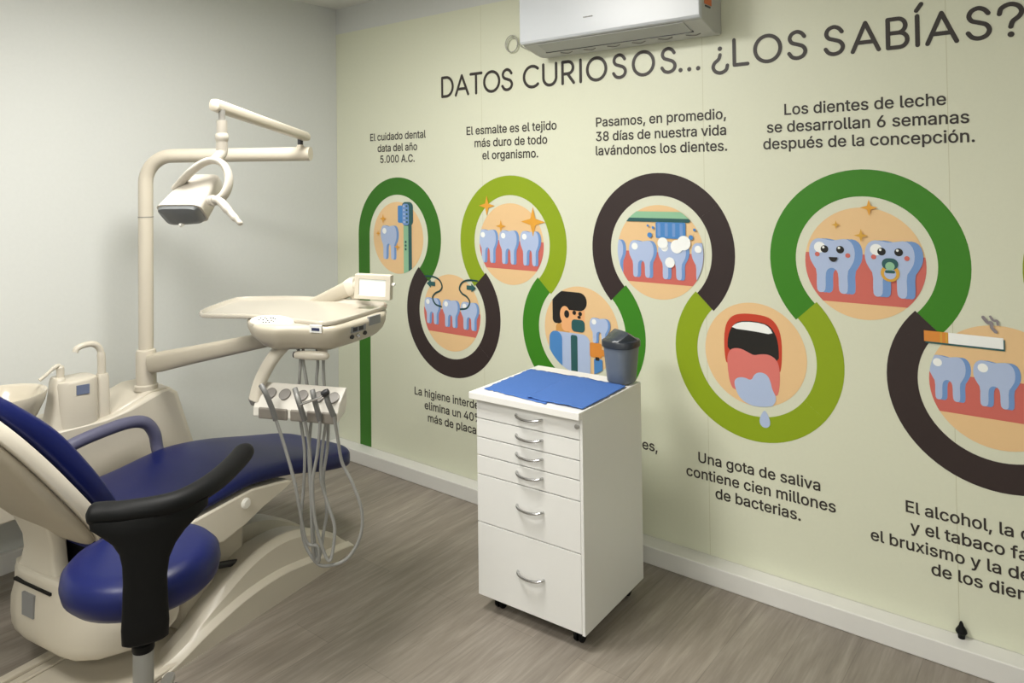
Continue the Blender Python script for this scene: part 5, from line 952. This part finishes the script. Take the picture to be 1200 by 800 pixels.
def rrect(u0, v0, u1, v1, r, n=5):
    o = []
    for (cx, cy, a) in ((u1-r, v1-r, 0), (u0+r, v1-r, 90), (u0+r, v0+r, 180), (u1-r, v0+r, 270)):
        o += [(cx+r*math.cos(math.radians(a+90*i/n)), cy+r*math.sin(math.radians(a+90*i/n))) for i in range(n+1)]
    return o

P = Pic(0)
tooth(P, -.70, -.04, .34, -.62, .09)
P.p(rrect(.24, -1.1, .56, .36, .02), K_TEAL); P.p(rrect(.24, -1.1, .43, .36, .02), K_MINT)
P.p(rrect(.18, .34, .62, 1.0, .14), K_TEAL, False)
P.p(rrect(.02, .42, .22, .90, .05), K_BL, False); P.p(rrect(.20, .36, .46, .95, .08), K_TS, False)
for i in range(5):
    P.p(rrect(.24, .42+.11*i, .31, .47+.11*i, .02), K_T, False); P.p(rrect(.35, .42+.11*i, .42, .47+.11*i, .02), K_TEAL, False)
for i in range(3): P.c(.34, -.10-.10*i, .035, K_TEAL)
P.star(-.57, .52, .14); P.star(-.78, .10, .09); P.star(0, -.25, .12)
P.build('picture', mural, 'round picture of a tooth and a toothbrush')

P = Pic(2)
gum(P, .08, -.62)
tooth(P, -1.02, -.46, .34, -.50); tooth(P, -.36, .20, .34, -.50); tooth(P, .30, .86, .34, -.50)
P.star(-.74, .93, .26); P.star(.70, .56, .36); P.star(-.29, .43, .16)
P.build('picture', mural, 'round picture of three shining teeth in pink gum')

P = Pic(1)
gum(P, .06, -.55)
tooth(P, -.98, -.44, .34, -.36); tooth(P, -.31, .24, .34, -.38); tooth(P, .34, .90, .34, -.38)
for sg in (-1, 1):
    ln = curve2([(sg*.92, .90), (sg*.62, .90), (sg*.40, .82), (sg*.31, .66), (sg*.40, .54), (sg*.56, .47), (sg*.66, .34), (sg*.56, .18), (sg*.34, .13)], 5)
    P.s(ln, .045, K_TEAL)
    P.p([(sg*.88, .71), (sg*.72, .82), (sg*.72, .765), (sg*.56, .765), (sg*.56, .655), (sg*.72, .655), (sg*.72, .60)], K_TEAL, False)
P.build('picture', mural, 'round picture of floss passing between teeth, with two arrows')

P = Pic(3)
P.p(rrect(-.68, -.2, -.30, .10, .08), K_TAN)
P.p(rrect(-.52, -.06, .12, .55, .12), K_SKIN)
P.p(rrect(-.77, .10, -.50, .70, .10), K_BLK); P.p(rrect(-.77, .44, .18, .86, .20), K_BLK)
P.c(-.42, .32, .14, K_SKIN, rv=.20); P.c(-.37, .34, .07, K_BLK, rv=.09)
P.p(rrect(-.24, -.04, .12, .24, .09), K_TEAL)
P.c(-.16, .39, .05, K_BLK); P.c(.0, .38, .05, K_BLK); P.c(-.03, .30, .045, K_BLK, rv=.035)
P.p(rrect(-.86, -1.2, .26, -.08, .20), K_T); P.p(rrect(-.86, -1.2, -.50, -.08, .17), K_BL); P.p(rrect(-.26, -1.2, -.08, -.12, .05), K_TEAL)
P.p(rrect(.25, -.55, .56, -.23, .04), K_OR); P.p(rrect(.50, -.50, .86, -.36, .06), K_OR)
P.p(rrect(.36, -1.0, .58, -.58, .03), K_BL); P.p(rrect(.40, -.62, .50, -.54, .02), K_BLK)
tooth(P, .26, .74, .34, -.23, .06)
P.build('picture', mural, 'round picture of a masked dentist holding a tooth')

P = Pic(4)
gum(P, .0, -.66)
tooth(P, -1.36, -.86, .24, -.56, dot=False); tooth(P, -.72, -.12, .24, -.56); tooth(P, -.02, .62, .24, -.56); tooth(P, .74, 1.34, .24, -.56)
P.p(rrect(-1.0, .64, .74, .86, .07), K_TEAL); P.p(rrect(-1.0, .72, .74, .86, .06), K_MINT)
P.p(rrect(-.06, .30, .62, .64, .03), K_BL, False)
for i in range(4): P.p(rrect(-.02+.17*i, .34, .05+.17*i, .62, .02), K_TS, False)
for u, v, r in ((.10, .20, .12), (.42, .14, .14), (.58, .22, .15), (.26, -.20, .11), (.90, .10, .07)): P.c(u, v, r, K_W)
for u, v, r in ((-.20, .36, .055), (-.12, .52, .03), (.74, .34, .05), (.82, .50, .03), (-.24, .56, .025)): P.c(u, v, r, K_BL)
P.build('picture', mural, 'round picture of a brush foaming over teeth')

P = Pic(5)
lips = rsm(rsm([(-.60, -.10), (-.60, .42), (-.48, .68), (-.25, .78), (.22, .78), (.42, .68), (.54, .42), (.54, -.10), (.48, -.36), (-.54, -.30)]))
P.p(lips, K_RED)
P.p(rsm(rsm([(-.53, -.05), (-.53, .30), (-.40, .56), (-.2, .64), (.18, .64), (.36, .56), (.48, .30), (.48, -.2)])), K_BLK)
P.p(rsm([(-.46, .46), (-.36, .56), (-.18, .62), (.18, .62), (.32, .55), (.38, .42), (0, .45)]), K_W)
P.p(rsm(rsm([(-.54, -.08), (-.46, .06), (-.28, .09), (-.10, .02), (0, -.02), (.12, .02), (.30, .04), (.46, -.06), (.50, -.3), (.48, -.62), (.42, -.78), (-.40, -.78), (-.50, -.62), (-.54, -.3)])), K_PINK)
P.p(rsm(rsm([(-.42, -.62), (-.36, -.50), (-.20, -.47), (-.06, -.52), (.0, -.38), (.12, -.32), (.26, -.36), (.32, -.50), (.34, -.62), (.44, -.80), (.30, -1.0), (.0, -1.02), (-.30, -.92)])), K_T)
P.p(rsm(rsm([(.19, -1.02), (.28, -1.18), (.30, -1.30), (.24, -1.38), (.14, -1.38), (.08, -1.30), (.10, -1.18)])), K_T, False)
P.build('picture', mural, 'round picture of an open red mouth with a drop of saliva')

P = Pic(6)
gum(P, .16, -.72)
for u0, v1 in ((-.93, .43), (.03, .43)):
    tooth(P, u0, u0+.80, v1, v1-1.0, .13)
    for e_ in (.36, .70):
        P.c(u0+.80*e_-.01, v1-.20, .068, K_BLK); P.c(u0+.80*e_-.03, v1-.17, .022, K_W)
    for e_ in (.20, .86): P.c(u0+.80*e_-.01, v1-.30, .042, K_GUM)
P.p([(-.50+.075*math.cos(PI+PI*i/10), .09+.085*math.sin(PI+PI*i/10)) for i in range(11)], K_BLK, False)
P.c(.44, -.14, .15, K_GOLD); P.c(.44, -.15, .095, K_T)
P.p(rrect(.31, -.08, .57, .12, .10), K_TEAL, False); P.c(.44, -.02, .075, K_MINT); P.p(rrect(.36, -.14, .52, -.09, .02), K_TEAL, False)
P.star(.12, 1.0, .15); P.star(-.44, .68, .08, K_GOLD); P.star(-.02, .50, .12, K_GOLD)
P.build('picture', mural, 'round picture of two smiling teeth, one with a dummy')

P = Pic(7)
gum(P, .12, -.52)
tooth(P, -1.0, -.46, .42, -.33); tooth(P, -.36, .22, .42, -.33); tooth(P, .34, .92, .42, -.33)
P.p([(-1.04, .60), (.09, .60), (.09, .78), (-1.04, .78)], K_TEAL, False)
P.p([(-1.06, .63), (-.70, .63), (-.70, .81), (-1.06, .81)], K_OR, False); P.p([(-.70, .63), (.07, .63), (.07, .81), (-.70, .81)], K_W, False)
for u in (-.82, -.74): P.p([(u, .63), (u+.03, .63), (u+.03, .81), (u, .81)], K_GOLD, False)
P.s(curve2([(-.20, 1.12), (-.14, 1.04), (-.09, 1.04), (-.08, .96), (-.03, .90)], 5), .05, K_GREYP); P.s(curve2([(-.10, 1.14), (-.06, 1.08), (-.01, 1.08), (.0, 1.02)], 5), .035, K_GREYP)
P.build('picture', mural, 'round picture of a burning cigarette above teeth')

# faint seams between the printed strips
for x in (1.13, 2.2976, 3.1515):
    fl = Flat(); fl.poly([(x, BH+.002), (x+.0016, BH+.002), (x+.0016, 2.447), (x, 2.447)], ink('print_seam', 'BDBC9E'), 0)
    fl.build('seam', mural)
